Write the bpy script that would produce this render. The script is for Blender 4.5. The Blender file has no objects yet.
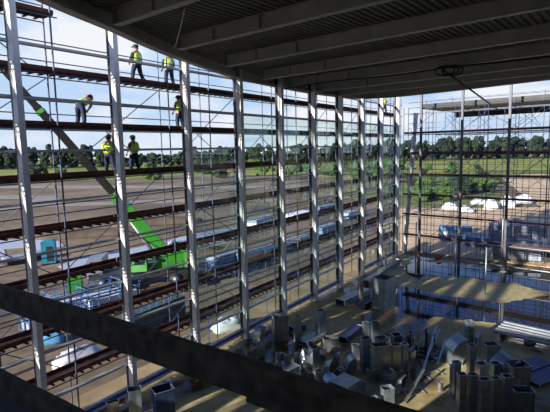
import bpy, math, random
from mathutils import Vector, Matrix, Quaternion
random.seed(7)
scn = bpy.context.scene
col = scn.collection
PI = math.pi
CZ = 10.8                       # eye height above the hall floor

# ------------------------------------------------------------------ materials
def mat(name, color, rough=0.6, metal=0.0, noise=0.0, scale=6.0, bump=0.0, spec=0.5, color2=None, detail=4.0):
    m = bpy.data.materials.new(name); m.use_nodes = True
    nt = m.node_tree; b = nt.nodes['Principled BSDF']
    b.inputs['Base Color'].default_value = (*color, 1)
    b.inputs['Roughness'].default_value = rough
    b.inputs['Metallic'].default_value = metal
    b.inputs['Specular IOR Level'].default_value = spec
    if noise or color2:
        tc = nt.nodes.new('ShaderNodeTexCoord'); n = nt.nodes.new('ShaderNodeTexNoise')
        n.inputs['Scale'].default_value = scale; n.inputs['Detail'].default_value = detail
        nt.links.new(tc.outputs['Object'], n.inputs['Vector'])
        r = nt.nodes.new('ShaderNodeValToRGB')
        c2 = color2 or tuple(min(1, c*(1+noise)) for c in color)
        c1 = color if color2 else tuple(c*(1-noise) for c in color)
        r.color_ramp.elements[0].position = .35; r.color_ramp.elements[1].position = .65
        r.color_ramp.elements[0].color = (*c1, 1); r.color_ramp.elements[1].color = (*c2, 1)
        nt.links.new(n.outputs['Fac'], r.inputs['Fac'])
        nt.links.new(r.outputs['Color'], b.inputs['Base Color'])
        if bump:
            bp = nt.nodes.new('ShaderNodeBump'); bp.inputs['Strength'].default_value = bump
            nt.links.new(n.outputs['Fac'], bp.inputs['Height']); nt.links.new(bp.outputs['Normal'], b.inputs['Normal'])
    return m

M = {}
M['column'] = mat('column_paint', (.66, .66, .68), .45, .1, .06, 3)
M['transom'] = mat('transom_aluminium', (.42, .44, .48), .45, .3, .1, 3)
M['post'] = mat('post_steel', (.11, .11, .14), .5, .3, .1, 3)
M['gasket'] = mat('blue_film', (.05, .09, .38), .35)
M['white'] = mat('white_plastic', (.75, .77, .80), .5, 0, .08, 4)
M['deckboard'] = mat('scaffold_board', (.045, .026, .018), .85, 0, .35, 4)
M['toe'] = mat('toe_board_paint', (.12, .034, .025), .75, 0, .3, 2)
M['rust'] = mat('rust_red_board', (.30, .075, .04), .7, 0, .25, 2)
M['tube'] = mat('scaffold_tube', (.08, .10, .19), .5, .4, .2, 2)
M['tube_light'] = mat('galvanised_tube', (.40, .42, .46), .45, .5, .15, 2)
M['roofdeck'] = mat('roof_sheet', (.19, .19, .165), .5, .1, .15, 1.5)
M['beam'] = mat('beam_paint', (.42, .42, .41), .45, .1, .1, 1.5)
M['edge'] = mat('edge_paint', (.48, .48, .47), .45, .1, .1, 1.5)
M['black'] = mat('black_rubber', (.012, .012, .012), .6)
M['timber'] = mat('old_timber', (.085, .066, .047), .85, 0, .5, 9, .3)
M['galv'] = mat('galvanised_sheet', (.34, .40, .45), .30, .68, .22, 3.5)
M['galv2'] = mat('galvanised_sheet_warm', (.42, .42, .40), .32, .65, .22, 3.5)
M['galvb'] = mat('bright_sheet', (.72, .75, .78), .22, .9, .1, 3.5)
M['flange'] = mat('flange_zinc', (.62, .64, .66), .35, .8, .12, 5)
M['bluesheet'] = mat('blue_sheet', (.06, .09, .20), .4, .4, .2, 3)
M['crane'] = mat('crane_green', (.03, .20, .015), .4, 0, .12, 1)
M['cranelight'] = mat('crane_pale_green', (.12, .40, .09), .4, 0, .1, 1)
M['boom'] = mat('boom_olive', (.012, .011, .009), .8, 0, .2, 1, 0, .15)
M['dark'] = mat('dark_metal', (.03, .03, .032), .5, .3, .2, 2)
M['glassdark'] = mat('cab_glass', (.03, .04, .05), .08)
M['toilet'] = mat('toilet_blue', (.02, .20, .30), .5, 0, .1, 2)
M['wrap'] = mat('white_wrap', (.72, .75, .80), .4, 0, .1, 1.5, .3)
M['bluewrap'] = mat('blue_wrap', (.10, .30, .55), .4, 0, .2, 1.5)
M['greywrap'] = mat('grey_wrap', (.28, .32, .40), .45, 0, .2, 1.5)
M['rack'] = mat('rack_blue', (.09, .20, .42), .45, .2, .15, 2)
M['netting'] = mat('green_netting', (.045, .09, .06), .7, 0, .4, 3, color2=(.06, .09, .16))
M['brick'] = mat('red_block', (.32, .09, .05), .8, 0, .3, 6)
M['greycar'] = mat('grey_paint', (.22, .24, .27), .35, .3)
M['sand'] = mat('sandy_heap', (.30, .22, .12), .95, 0, .25, 1.2, .4)
M['spoil'] = mat('spoil_earth', (.12, .085, .055), .95, 0, .25, .6, .4)
M['concrete'] = mat('pale_concrete', (.42, .39, .36), .85, 0, .12, .3)
M['pad'] = mat('pale_pad', (.46, .48, .53), .7, 0, .1, .15)
M['roadm'] = mat('gravel_road', (.30, .26, .215), .95, 0, .15, .2)
M['field'] = mat('field_grass', (.13, .19, .025), .95, 0, .25, .03, color2=(.34, .33, .06))
M['scrub'] = mat('scrub_grass', (.09, .14, .03), .95, 0, .3, .12, color2=(.20, .19, .07))
M['leafA'] = mat('leaf_dark', (.010, .022, .009), .85, 0, .4, .5)
M['leafB'] = mat('leaf_mid', (.015, .032, .010), .85, 0, .4, .5)
M['leafC'] = mat('leaf_bush', (.05, .10, .018), .85, 0, .4, 1.2)
M['bark'] = mat('bark', (.06, .045, .03), .9, 0, .3, 3)
M['skin'] = mat('skin', (.55, .33, .24), .55)
M['vest'] = mat('hi_vis_vest', (.60, .95, .04), .6, 0, .06, 8)
M['stripe'] = mat('reflective_tape', (.72, .74, .70), .35)
M['trouser'] = mat('navy_work_trousers', (.018, .026, .075), .8, 0, .2, 9)
M['sleeve'] = mat('dark_sleeve', (.05, .055, .075), .8)
M['boot'] = mat('boot_leather', (.03, .022, .018), .6)
M['helmet_o'] = mat('orange_helmet', (.75, .13, .02), .3)
M['helmet_g'] = mat('grey_helmet', (.30, .31, .33), .35)
M['helmet_w'] = mat('white_helmet', (.70, .72, .70), .3)
M['cap'] = mat('dark_cap', (.02, .022, .03), .7)
M['hair'] = mat('hair', (.03, .02, .015), .8)
M['eye'] = mat('eye', (.02, .015, .012), .3)
M['water'] = mat('puddle_water', (.030, .026, .018), .03, 0, 0, 1, 0, .5)
M['wall'] = mat('wall_block', (.12, .12, .115), .9, 0, .15, 1.0)

def glass_mat():
    m = bpy.data.materials.new('facade_glass'); m.use_nodes = True
    nt = m.node_tree; nt.nodes.clear()
    out = nt.nodes.new('ShaderNodeOutputMaterial'); mix = nt.nodes.new('ShaderNodeMixShader')
    tr = nt.nodes.new('ShaderNodeBsdfTransparent'); gl = nt.nodes.new('ShaderNodeBsdfGlossy')
    tr.inputs['Color'].default_value = (.88, .95, .935, 1)
    gl.inputs['Roughness'].default_value = .01; gl.inputs['Color'].default_value = (.85, .95, .95, 1)
    lw = nt.nodes.new('ShaderNodeLayerWeight'); lw.inputs['Blend'].default_value = .5
    pw = nt.nodes.new('ShaderNodeMath'); pw.operation = 'POWER'; pw.inputs[1].default_value = 2.5; nt.links.new(lw.outputs['Facing'], pw.inputs[0])
    fr = nt.nodes.new('ShaderNodeMath'); fr.operation = 'MULTIPLY_ADD'; fr.inputs[1].default_value = .6; fr.inputs[2].default_value = .07; nt.links.new(pw.outputs[0], fr.inputs[0])
    ge = nt.nodes.new('ShaderNodeNewGeometry'); fb = nt.nodes.new('ShaderNodeMath'); fb.operation = 'MULTIPLY_ADD'; fb.inputs[1].default_value = -1; fb.inputs[2].default_value = 1; nt.links.new(ge.outputs['Backfacing'], fb.inputs[0])
    ff = nt.nodes.new('ShaderNodeMath'); ff.operation = 'MULTIPLY'; nt.links.new(fr.outputs[0], ff.inputs[0]); nt.links.new(fb.outputs[0], ff.inputs[1])
    nt.links.new(ff.outputs[0], mix.inputs[0]); nt.links.new(tr.outputs[0], mix.inputs[1]); nt.links.new(gl.outputs[0], mix.inputs[2])
    nt.links.new(mix.outputs[0], out.inputs['Surface'])
    return m
M['glass'] = glass_mat()

def floor_mat():
    m = bpy.data.materials.new('hall_floor'); m.use_nodes = True
    nt = m.node_tree; b = nt.nodes['Principled BSDF']
    tc = nt.nodes.new('ShaderNodeTexCoord')
    n1 = nt.nodes.new('ShaderNodeTexNoise'); n1.inputs['Scale'].default_value = .22; n1.inputs['Detail'].default_value = 6; n1.inputs['Distortion'].default_value = .6
    n2 = nt.nodes.new('ShaderNodeTexNoise'); n2.inputs['Scale'].default_value = 2.2; n2.inputs['Detail'].default_value = 6
    for n in (n1, n2): nt.links.new(tc.outputs['Object'], n.inputs['Vector'])
    r1 = nt.nodes.new('ShaderNodeValToRGB')
    e = r1.color_ramp.elements
    e[0].position = .40; e[0].color = (.12, .072, .022, 1); e[1].position = .56; e[1].color = (.56, .47, .24, 1)
    e2 = r1.color_ramp.elements.new(.47); e2.color = (.38, .28, .10, 1)
    r2 = nt.nodes.new('ShaderNodeValToRGB'); r2.color_ramp.elements[0].position = .3; r2.color_ramp.elements[1].position = .7
    r2.color_ramp.elements[0].color = (.72, .72, .70, 1); r2.color_ramp.elements[1].color = (1.05, 1.05, 1.05, 1)
    mx = nt.nodes.new('ShaderNodeMix'); mx.data_type = 'RGBA'; mx.blend_type = 'MULTIPLY'; mx.inputs[0].default_value = 1
    nt.links.new(n1.outputs['Fac'], r1.inputs['Fac']); nt.links.new(n2.outputs['Fac'], r2.inputs['Fac'])
    nt.links.new(r1.outputs['Color'], mx.inputs[6]); nt.links.new(r2.outputs['Color'], mx.inputs[7])
    nt.links.new(mx.outputs[2], b.inputs['Base Color'])
    mr = nt.nodes.new('ShaderNodeMapRange'); mr.inputs[1].default_value = .40; mr.inputs[2].default_value = .52; mr.inputs[3].default_value = .12; mr.inputs[4].default_value = .85
    nt.links.new(n1.outputs['Fac'], mr.inputs[0]); nt.links.new(mr.outputs[0], b.inputs['Roughness'])
    return m
M['floor'] = floor_mat()

def ground_mat():
    m = bpy.data.materials.new('site_ground'); m.use_nodes = True
    nt = m.node_tree; b = nt.nodes['Principled BSDF']; b.inputs['Roughness'].default_value = .95
    tc = nt.nodes.new('ShaderNodeTexCoord')
    n1 = nt.nodes.new('ShaderNodeTexNoise'); n1.inputs['Scale'].default_value = .05; n1.inputs['Detail'].default_value = 8
    n2 = nt.nodes.new('ShaderNodeTexNoise'); n2.inputs['Scale'].default_value = .9; n2.inputs['Detail'].default_value = 8
    for n in (n1, n2): nt.links.new(tc.outputs['Object'], n.inputs['Vector'])
    r1 = nt.nodes.new('ShaderNodeValToRGB')
    e = r1.color_ramp.elements
    e[0].position = .36; e[0].color = (.12, .085, .05, 1); e[1].position = .62; e[1].color = (.31, .22, .125, 1)
    r2 = nt.nodes.new('ShaderNodeValToRGB'); r2.color_ramp.elements[0].position = .3; r2.color_ramp.elements[1].position = .7
    r2.color_ramp.elements[0].color = (.6, .6, .6, 1); r2.color_ramp.elements[1].color = (1.1, 1.1, 1.1, 1)
    mx = nt.nodes.new('ShaderNodeMix'); mx.data_type = 'RGBA'; mx.blend_type = 'MULTIPLY'; mx.inputs[0].default_value = 1
    nt.links.new(n1.outputs['Fac'], r1.inputs['Fac']); nt.links.new(n2.outputs['Fac'], r2.inputs['Fac'])
    nt.links.new(r1.outputs['Color'], mx.inputs[6]); nt.links.new(r2.outputs['Color'], mx.inputs[7])
    nt.links.new(mx.outputs[2], b.inputs['Base Color'])
    return m
M['ground'] = ground_mat()
M['sandbank2'] = mat('yellow_sand', (.36, .26, .13), .95, 0, .22, .5)
M['sandbank'] = mat('tan_sand', (.66, .47, .27), .95, 0, .18, .25)

# ------------------------------------------------------------------ helpers
class MB:
    def __init__(self): self.v = []; self.f = []; self.smooth = []
    def add(self, vs, fs, sm=False):
        o = len(self.v); self.v += [tuple(p) for p in vs]
        for f in fs: self.f.append(tuple(i+o for i in f)); self.smooth.append(sm)
        return self
    def box(self, c, s, rz=0.0, m=None):
        x, y, z = s[0]/2, s[1]/2, s[2]/2
        vs = [Vector((a*x, b*y, d*z)) for a in (-1, 1) for b in (-1, 1) for d in (-1, 1)]
        r = m if m is not None else Matrix.Rotation(rz, 3, 'Z')
        vs = [r @ p + Vector(c) for p in vs]
        return self.add(vs, [(0,1,3,2),(4,6,7,5),(0,4,5,1),(2,3,7,6),(0,2,6,4),(1,5,7,3)])
    def tube(self, p, q, r, n=6, r2=None, cap=True):
        p, q = Vector(p), Vector(q); d = (q-p).normalized()
        a = d.orthogonal().normalized(); b = d.cross(a); r2 = r if r2 is None else r2
        vs = []
        for pt, rr in ((p, r), (q, r2)):
            for i in range(n):
                t = 2*PI*i/n; vs.append(pt + (a*math.cos(t)+b*math.sin(t))*rr)
        fs = [(i, (i+1) % n, n+(i+1) % n, n+i) for i in range(n)]
        if cap: fs += [tuple(range(n-1, -1, -1)), tuple(range(n, 2*n))]
        return self.add(vs, fs, n > 6)
    def path(self, pts, r, n=6):
        pts = [Vector(p) for p in pts]
        rings = []
        for i, p in enumerate(pts):
            d = (pts[min(i+1, len(pts)-1)] - pts[max(i-1, 0)]).normalized()
            a = d.cross(Vector((0.13, .31, 1))).normalized(); b = d.cross(a)
            rings.append([p + (a*math.cos(2*PI*k/n)+b*math.sin(2*PI*k/n))*r for k in range(n)])
        return self.loft(rings, True)
    def loft(self, rings, sm=False, cap=True):
        n = len(rings[0]); vs = [p for r in rings for p in r]; fs = []
        for j in range(len(rings)-1):
            for i in range(n):
                fs.append((j*n+i, j*n+(i+1) % n, (j+1)*n+(i+1) % n, (j+1)*n+i))
        if cap: fs += [tuple(range(n-1, -1, -1)), tuple((len(rings)-1)*n+i for i in range(n))]
        return self.add(vs, fs, sm)
    def prism(self, poly, z0, z1):
        n = len(poly); vs = [(x, y, z0) for x, y in poly] + [(x, y, z1) for x, y in poly]
        fs = [tuple(range(n-1, -1, -1)), tuple(range(n, 2*n))] + [(i, (i+1) % n, n+(i+1) % n, n+i) for i in range(n)]
        return self.add(vs, fs)
    def ball(self, c, r, n=8, m=6, s=(1, 1, 1)):
        rings = []
        for j in range(1, m):
            t = PI*j/m
            rings.append([Vector(c)+Vector((r*s[0]*math.sin(t)*math.cos(2*PI*i/n), r*s[1]*math.sin(t)*math.sin(2*PI*i/n), -r*s[2]*math.cos(t))) for i in range(n)])
        return self.loft(rings, True)
    def build(self, name, material, parent=None, loc=None, rz=None):
        me = bpy.data.meshes.new(name); me.from_pydata(self.v, [], self.f)
        me.polygons.foreach_set('use_smooth', self.smooth); me.update()
        import bmesh
        bm = bmesh.new(); bm.from_mesh(me); bmesh.ops.recalc_face_normals(bm, faces=bm.faces); bm.to_mesh(me); bm.free()
        me.materials.append(M[material] if isinstance(material, str) else material)
        o = bpy.data.objects.new(name, me); col.objects.link(o)
        if parent: o.parent = parent
        if loc is not None: o.location = loc
        if rz is not None: o.rotation_euler = (0, 0, rz)
        return o

def tag(o, label=None, cat=None, group=None, kind=None):
    if label: o['label'] = label
    if cat: o['category'] = cat
    if group: o['group'] = group
    if kind: o['kind'] = kind
    return o
def thing(name, label, cat, loc=(0, 0, 0), rz=0.0, group=None):
    o = bpy.data.objects.new(name, None); col.objects.link(o)
    o.empty_display_size = .2; o.location = loc; o.rotation_euler = (0, 0, rz)
    return tag(o, label, cat, group)
def copy_thing(o, loc, rz=0.0, scale=None, label=None, group=None):
    c = o.copy(); col.objects.link(c); c.location = loc; c.rotation_euler = (0, 0, rz)
    if scale is not None: c.scale = scale
    if label: c['label'] = label
    if group: c['group'] = group
    for ch in list(o.children):
        k = ch.copy(); col.objects.link(k); k.parent = c
        for g in list(ch.children):
            q = g.copy(); col.objects.link(q); q.parent = k
    return c
def struct(o): o['kind'] = 'structure'; return o

# ------------------------------------------------------------------ camera
FPX = 471.0; PITCH = math.radians(6.9); ROLL = math.radians(-1.19)
cam_d = bpy.data.cameras.new('camera'); cam = bpy.data.objects.new('camera', cam_d); col.objects.link(cam)
cam_d.sensor_width = 36; cam_d.sensor_fit = 'HORIZONTAL'; cam_d.lens = FPX/550*36; cam_d.clip_start = .05; cam_d.clip_end = 3000
RC = Matrix.Rotation(PI/2-PITCH, 3, 'X') @ Matrix.Rotation(ROLL, 3, 'Z')
cam.matrix_world = Matrix.Translation((0, 0, CZ)) @ RC.to_4x4()
scn.camera = cam
def ray(x, y): return RC @ Vector(((x-275)/FPX, -(y-206)/FPX, -1))
def G(x, y, z=0.0):                     # survey: the point at height z seen at photo position x, y
    d = ray(x, y); return d*((z-CZ)/d.z) + Vector((0, 0, CZ))
def atY(x, y, Y):
    d = ray(x, y); return d*(Y/d.y) + Vector((0, 0, CZ))

# ------------------------------------------------------------------ plan axes
C1 = Vector((-8.7, 16.32)); U = Vector((.575, .818)).normalized(); N = Vector((-U.y, U.x))
UA = math.atan2(U.y, U.x)
P0 = Vector((13.7, 44.2)); UR = Vector((.755, -.656)).normalized(); NR = Vector((-UR.y, UR.x))
RA = math.atan2(UR.y, UR.x)
def Fp(s, off=0, z=0): p = C1+U*s+N*off; return Vector((p.x, p.y, z))
def Rp(s, off=0, z=0): p = P0+UR*s+NR*off; return Vector((p.x, p.y, z))
BAY = 3.95

# ------------------------------------------------------------------ ground, field, roads, floor
tag(struct(MB().prism([(-700, -60), (700, -60), (700, 900), (-700, 900)], -.6, -.10).build('ground', 'ground')))
struct(MB().prism([(-420, 175), (-60, 190), (-40, 210), (10, 195), (40, 150), (420, 160), (520, 900), (-520, 900)], -.3, -.04).build('field', 'field'))
struct(MB().prism([(22, 84), (42, 81), (52, 110), (64, 150), (60, 168), (20, 160), (14, 110)], -.3, -.02).build('scrub_patch', 'scrub'))
struct(MB().prism([(13, 49), (30, 36), (90, 20), (260, 90), (260, 172), (80, 168), (50, 92), (46, 80), (22, 82), (15, 66)], -.3, -.03).build('sand_yard', 'sandbank'))
p_ = [Fp(-30, .32), Fp(37, .32), Fp(38, 4.6), Fp(20, 3.4), Fp(10, 2.2), Fp(0, 2.5), Fp(-30, 2.3)]
struct(MB().prism([(q.x, q.y) for q in p_], -.3, -.06).build('sand_strip', 'sandbank2'))
def strip(pts, w, zt, name, m):
    mb = MB(); ring = []
    for i, p in enumerate(pts):
        a = Vector(pts[max(i-1, 0)]); b = Vector(pts[min(i+1, len(pts)-1)]); d = (b-a).normalized(); nn = Vector((-d.y, d.x))*w/2
        ring.append([(p[0]+nn.x, p[1]+nn.y, zt), (p[0]-nn.x, p[1]-nn.y, zt), (p[0]-nn.x, p[1]-nn.y, -.3), (p[0]+nn.x, p[1]+nn.y, -.3)])
    return struct(mb.loft(ring).build(name, m))
strip([(-200, 165), (-90, 160), (-50, 150), (-20, 140), (30, 135)], 9, -.05, 'road', 'roadm')
strip([(-160, 120), (-90, 128), (-58, 118), (-48, 100), (-62, 90), (-110, 92)], 7, -.045, 'road', 'roadm')
strip([(-48, 100), (-20, 104), (10, 100)], 6, -.05, 'road', 'roadm')

wl = Fp(0, .15); floor_poly = []
a = Fp(-26, .28); b = Fp(37.2, .28); c = Rp(32, .5); 
floor_poly = [(a.x, a.y), (b.x, b.y), (c.x, c.y), (38, -6), (a.x, -6)] if a.y > -6 else [(a.x, a.y), (b.x, b.y), (c.x, c.y), (38, -6), (0, -8)]
floor = struct(MB().prism(floor_poly, -.3, 0).build('floor', 'floor'))

def puddle(name, pts, z, label, group=None):
    P = [G(x, y, z) for x, y in pts]
    # rounded wobbly outline
    out = []; n = len(P)
    for i in range(n):
        p0, p1, p2, p3 = P[i-1], P[i], P[(i+1) % n], P[(i+2) % n]
        for t in (0, .2, .4, .6, .8):
            q = .5*((2*p1)+(p2-p0)*t+(2*p0-5*p1+4*p2-p3)*t*t+(3*p1-p0-3*p2+p3)*t*t*t)
            out.append((q.x+random.uniform(-.12, .12), q.y+random.uniform(-.12, .12)))
    o = MB().prism(out, z-.004, z).build(name, 'water')
    return tag(o, label, 'puddle', group, 'stuff')
puddle('puddle', [(404, 268), (420, 262), (456, 264), (500, 270), (560, 274), (570, 292), (540, 291), (524, 286), (508, 281), (488, 281), (468, 277), (450, 278), (430, 275), (415, 277)], .008, 'blue puddle on the hall floor along the open side by the posts')
puddle('puddle', [(352, 297), (385, 288), (403, 286), (428, 292), (452, 296), (478, 300), (502, 303), (520, 300), (545, 296), (585, 298), (590, 354), (525, 331), (495, 323), (465, 321), (440, 317), (418, 319), (395, 307), (368, 311)], .008, 'wide blue puddle across the middle of the hall floor')
def pad(pts, z):
    P = [G(x, y, z) for x, y in pts]; struct(MB().prism([(p.x, p.y) for p in P], -.3, z).build('concrete_pad', 'pad'))
pad([(-40, 243), (20, 239), (60, 241), (64, 246), (50, 249), (30, 251), (26, 247), (4, 249), (6, 255), (-40, 265)], -.05)
pad([(58, 266), (84, 257), (140, 247), (190, 235), (240, 227), (250, 233), (200, 246), (150, 257), (112, 266), (70, 274)], -.05)
pad([(66, 296), (96, 287), (128, 280), (132, 285), (100, 296), (70, 306)], -.05)
# ------------------------------------------------------------------ unseen walls added behind and at right to keep outside light off the hall
struct(MB().box((6, -6.2, 7.6), (50, .4, 15.2)).build('shade_wall_back', 'wall'))
struct(MB().box((38.2, 4, 7.6), (.4, 20.4, 15.2)).build('shade_wall_right', 'wall'))

# ------------------------------------------------------------------ roof
RZ = CZ+3.8                                   # underside of the beams
edge = [(-6.3, -6), (-6.5, 3), (-6.35, 8), (-5.86, 12.26), (-5.12, 15.42), (-4.62, 17.9), (-3.8, 20.9), (-1.97, 26.1), (.28, 30.26), (2.49, 33.7),
        (4.95, 36.6), (6.6, 37.9), (7.9, 38.2), (9.3, 37.6), (10.4, 36.7), (12.7, 34.3), (14.93, 31.61), (17.0, 29.0), (24, 20.4), (38, 4)]
inner = edge
roof_poly = edge + [(38, -6)]
def clip_line(v0, du, dv):
    """interval(s) of the line p = dv*v0 + du*u inside roof_poly"""
    hits = []
    n = len(roof_poly)
    for i in range(n):
        a = Vector(roof_poly[i]); b = Vector(roof_poly[(i+1) % n])
        fa = a.dot(dv)-v0; fb = b.dot(dv)-v0
        if (fa < 0) != (fb < 0):
            t = fa/(fa-fb); p = a+(b-a)*t; hits.append(p.dot(du))
    hits.sort()
    return hits
DU = Vector((.62, .785)).normalized(); DV = Vector((DU.y, -DU.x))
mb = MB(); pitch = .26
vs_ = [Vector(p).dot(DV) for p in roof_poly]
v = min(vs_)+.05; k = 0
prof = [(0, 0), (.09, 0), (.13, .075), (.22, .075)]
prev = None
while v < max(vs_)-.2:
    for dv_, dz in prof:
        h = clip_line(v+dv_, DU, DV)
        if len(h) >= 2:
            cur = (v+dv_, h[0], h[-1], dz)
            if prev:
                (va, a0, a1, za), (vb, b0, b1, zb) = prev, cur
                pts = [DV*va+DU*a0, DV*va+DU*a1, DV*vb+DU*b1, DV*vb+DU*b0]
                zz = [za, za, zb, zb]
                mb.add([(p.x, p.y, RZ+.5+z_) for p, z_ in zip(pts, zz)], [(0, 1, 2, 3)])
            prev = cur
    v += pitch
mb.prism(roof_poly, RZ+.62, RZ+.85)
struct(mb.build('ceiling', 'roofdeck'))
# curved edge beam
def sweep(line, offs, name, m):
    """offs: closed profile of (inward offset, z)"""
    rings = []
    L = [Vector(p) for p in line]
    for i, p in enumerate(L):
        d = (L[min(i+1, len(L)-1)]-L[max(i-1, 0)]).normalized(); inn = Vector((d.y, -d.x))
        rings.append([(p.x+inn.x*o, p.y+inn.y*o, z) for o, z in offs])
    return MB().loft(rings).build(name, m)
def smooth_line(L, k=4):
    P = [Vector(p) for p in L]; out = []
    for i in range(len(P)-1):
        p0, p1, p2, p3 = P[max(i-1, 0)], P[i], P[i+1], P[min(i+2, len(P)-1)]
        for j in range(k):
            t = j/k; out.append(.5*((2*p1)+(p2-p0)*t+(2*p0-5*p1+4*p2-p3)*t*t+(3*p1-p0-3*p2+p3)*t*t*t))
    return out+[P[-1]]
struct(sweep(smooth_line(edge), [(0, RZ), (.3, RZ), (.3, RZ+.06), (.08, RZ+.06), (.08, RZ+.6), (-.02, RZ+.86), (-.02, RZ)], 'trim_1', 'edge'))

# roof beams
BD = Vector((.765, -.645)).normalized()
def roof_hit(p):
    """run from p along BD until the roof ends"""
    best = 60
    n = len(roof_poly)
    for i in range(n):
        a = Vector(roof_poly[i]); b = Vector(roof_poly[(i+1) % n]); e_ = b-a
        den = BD.x*e_.y-BD.y*e_.x
        if abs(den) < 1e-9: continue
        w_ = a-p; t = (w_.x*e_.y-w_.y*e_.x)/den; s_ = (w_.x*BD.y-w_.y*BD.x)/den
        if t > .5 and 0 <= s_ <= 1: best = min(best, t)
    return best
starts = [(-4.75, 14.9), (-3.55, 18.5), (-2.2, 22.4), (-.6, 26.7), (1.1, 29.95), (2.75, 33.0), (4.6, 35.6)]
blabels = ['steel roof beam nearest the camera, at top left by the second column', 'steel roof beam with a hanging rope at its glass wall end',
           'third steel roof beam from the camera', 'fourth steel roof beam from the camera', 'fifth steel roof beam from the camera, with a cable coil hung from it',
           'sixth steel roof beam, next to last before the open roof edge', 'last steel roof beam, farthest away next to the open roof edge']
for i, ((x, y), lb) in enumerate(zip(starts, blabels)):
    p = Vector((x, y)) + BD*.12; L = roof_hit(p)-.35
    t = thing('roof_beam', lb, 'beam', (p.x, p.y, RZ), math.atan2(BD.y, BD.x), 'steel roof beams')
    w = .24
    mb = MB()
    mb.box((L/2, 0, .015), (L, w, .03)); mb.box((L/2, 0, .25), (L, .03, .44)); mb.box((L/2, 0, .485), (L, w, .03))
    mb.build('web_and_flanges', 'beam', t)
    MB().box((.01, 0, .25), (.03, .34, .44)).build('end_plate', 'edge', t)
    for q in (1.0, 3.2):
        m2 = MB(); m2.box((q+.9, .065, .27), (.02, .11, .40)); m2.box((q+.9, -.065, .27), (.02, .11, .40)); m2.build('stiffener', 'edge', t)

# ------------------------------------------------------------------ facade columns and glazing
ordinal = ['first', 'second', 'third', 'fourth', 'fifth', 'sixth', 'seventh', 'eighth', 'ninth', 'tenth']
COLH = 16.6
for i in range(10):
    t = thing('facade_column', 'pale painted steel facade column, %s of the row from the left edge of the photo' % ordinal[i] if i < 9 else
              'pale steel facade column at the far corner, last of the glass wall row', 'column', Fp(i*BAY, 0, 0), UA, 'glass wall columns')
    mb = MB(); mb.box((0, -.12, COLH/2), (.22, .28, COLH)); mb.build('shaft', 'column', t)
    MB().box((0, .145, COLH/2), (.09, .25, COLH)).build('dark_glazing_bar', 'dark', t)
    MB().box((0, -.2665, COLH/2), (.06, .013, COLH)).build('cover_strip', 'column', t)
    b_ = MB().box((0, -.05, .015), (.46, .6, .03))
    for sx in (-1, 1):
        for sy in (-1, 1): b_.tube((sx*.18, sy*.25-.05, .03), (sx*.18, sy*.25-.05, .08), .02, 6)
    b_.build('base_plate', 'post', t)
ZT = [CZ+.1+1.85*k for k in range(-5, 4)]
missing = {(4, -3), (6, -3), (3, -1), (7, -4), (7, -5), (7, -3), (5, 2)}
for i in range(-1, 9):
    w = bpy.data.objects.new('window_%d' % (i+2), None); col.objects.link(w); w.location = Fp(i*BAY+BAY/2, .06, 0); w.rotation_euler = (0, 0, UA)
    w['kind'] = 'structure'
    half = (BAY-.23)/2
    for k, z in zip(range(-5, 4), ZT):
        if i == 7 and k in (-5, -4): continue
        mb = MB(); mb.box((0, .06, z), (2*half, .13, .085)); mb.box((0, .17, z), (2*half, .10, .05)); mb.build('transom', 'transom', w)
    if i != 6:
        mb = MB(); mb.box((0, 0, .34), (2*half, .12, .10)); mb.box((0, .06, .60), (2*half, .10, .06)); mb.build('sill_rail', 'white', w)
        MB().box((0, .02, .47), (2*half, .08, .13)).build('sill_film', 'gasket', w)
    if i >= 2:
        for k in range(-6, 2):
            if (i, k) in missing or (i == 2 and k > -1) or (i == 6 and k < -4) or (k == 1): continue
            z0 = .65 if k == -6 else ZT[k+5]+.05
            z1 = ZT[k+6]-.05
            if k == 0: z1 = ZT[6]-.05
            MB().box((0, .20, (z0+z1)/2), (2*half+.1, .016, z1-z0+.06)).build('glass_pane', 'glass', w)

# kerb under the glass wall
struct(MB().box((0, 0, .12), (41, .34, .24)).build('trim_2', 'concrete', None, Fp(10, -.0, 0)+Vector((N.x*.12, N.y*.12, 0)), UA)) if False else None

# right hand posts
def post(s, off, h, wid, lb, extra=True):
    t = thing('steel_post', lb, 'post', Rp(s, off, 0), RA, 'posts of the open side')
    mb = MB()
    mb.box((0, -wid/2+.012, h/2), (wid, .024, h)); mb.box((0, wid/2-.012, h/2), (wid, .024, h)); mb.box((0, 0, h/2), (.02, wid-.05, h))
    mb.build('shaft', 'post', t)
    MB().box((0, 0, .015), (wid+.25, wid+.25, .03)).build('base_plate', 'tube_light', t)
    return t
p = post(0, 0, 17.0, .19, 'tall grey post of the open side, nearest the far corner')
MB().box((.02, -.18, .75), (.3, .05, 1.1)).build('red_cover', 'toe', p)
MB().tube((-.28, -.1, 0), (-.28, -.1, 3.6), .06, 8).build('prop', 'tube_light', p)
p = post(3.75, 0, 17.0, .19, 'tall grey post of the open side with a white prop doubled at its foot')
MB().tube((-.26, -.1, 0), (-.26, -.1, 2.8), .07, 8).build('prop', 'white', p)
p = post(7.6, 0, 17.0, .19, 'tall grey post of the open side, nearest the right edge of the photo')
MB().tube((-.20, -.1, 0), (-.20, -.1, 6.5), .05, 8).build('prop', 'tube_light', p)
post(11.4, 0, 17.0, .19, 'tall grey post of the open side outside the right edge')
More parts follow.
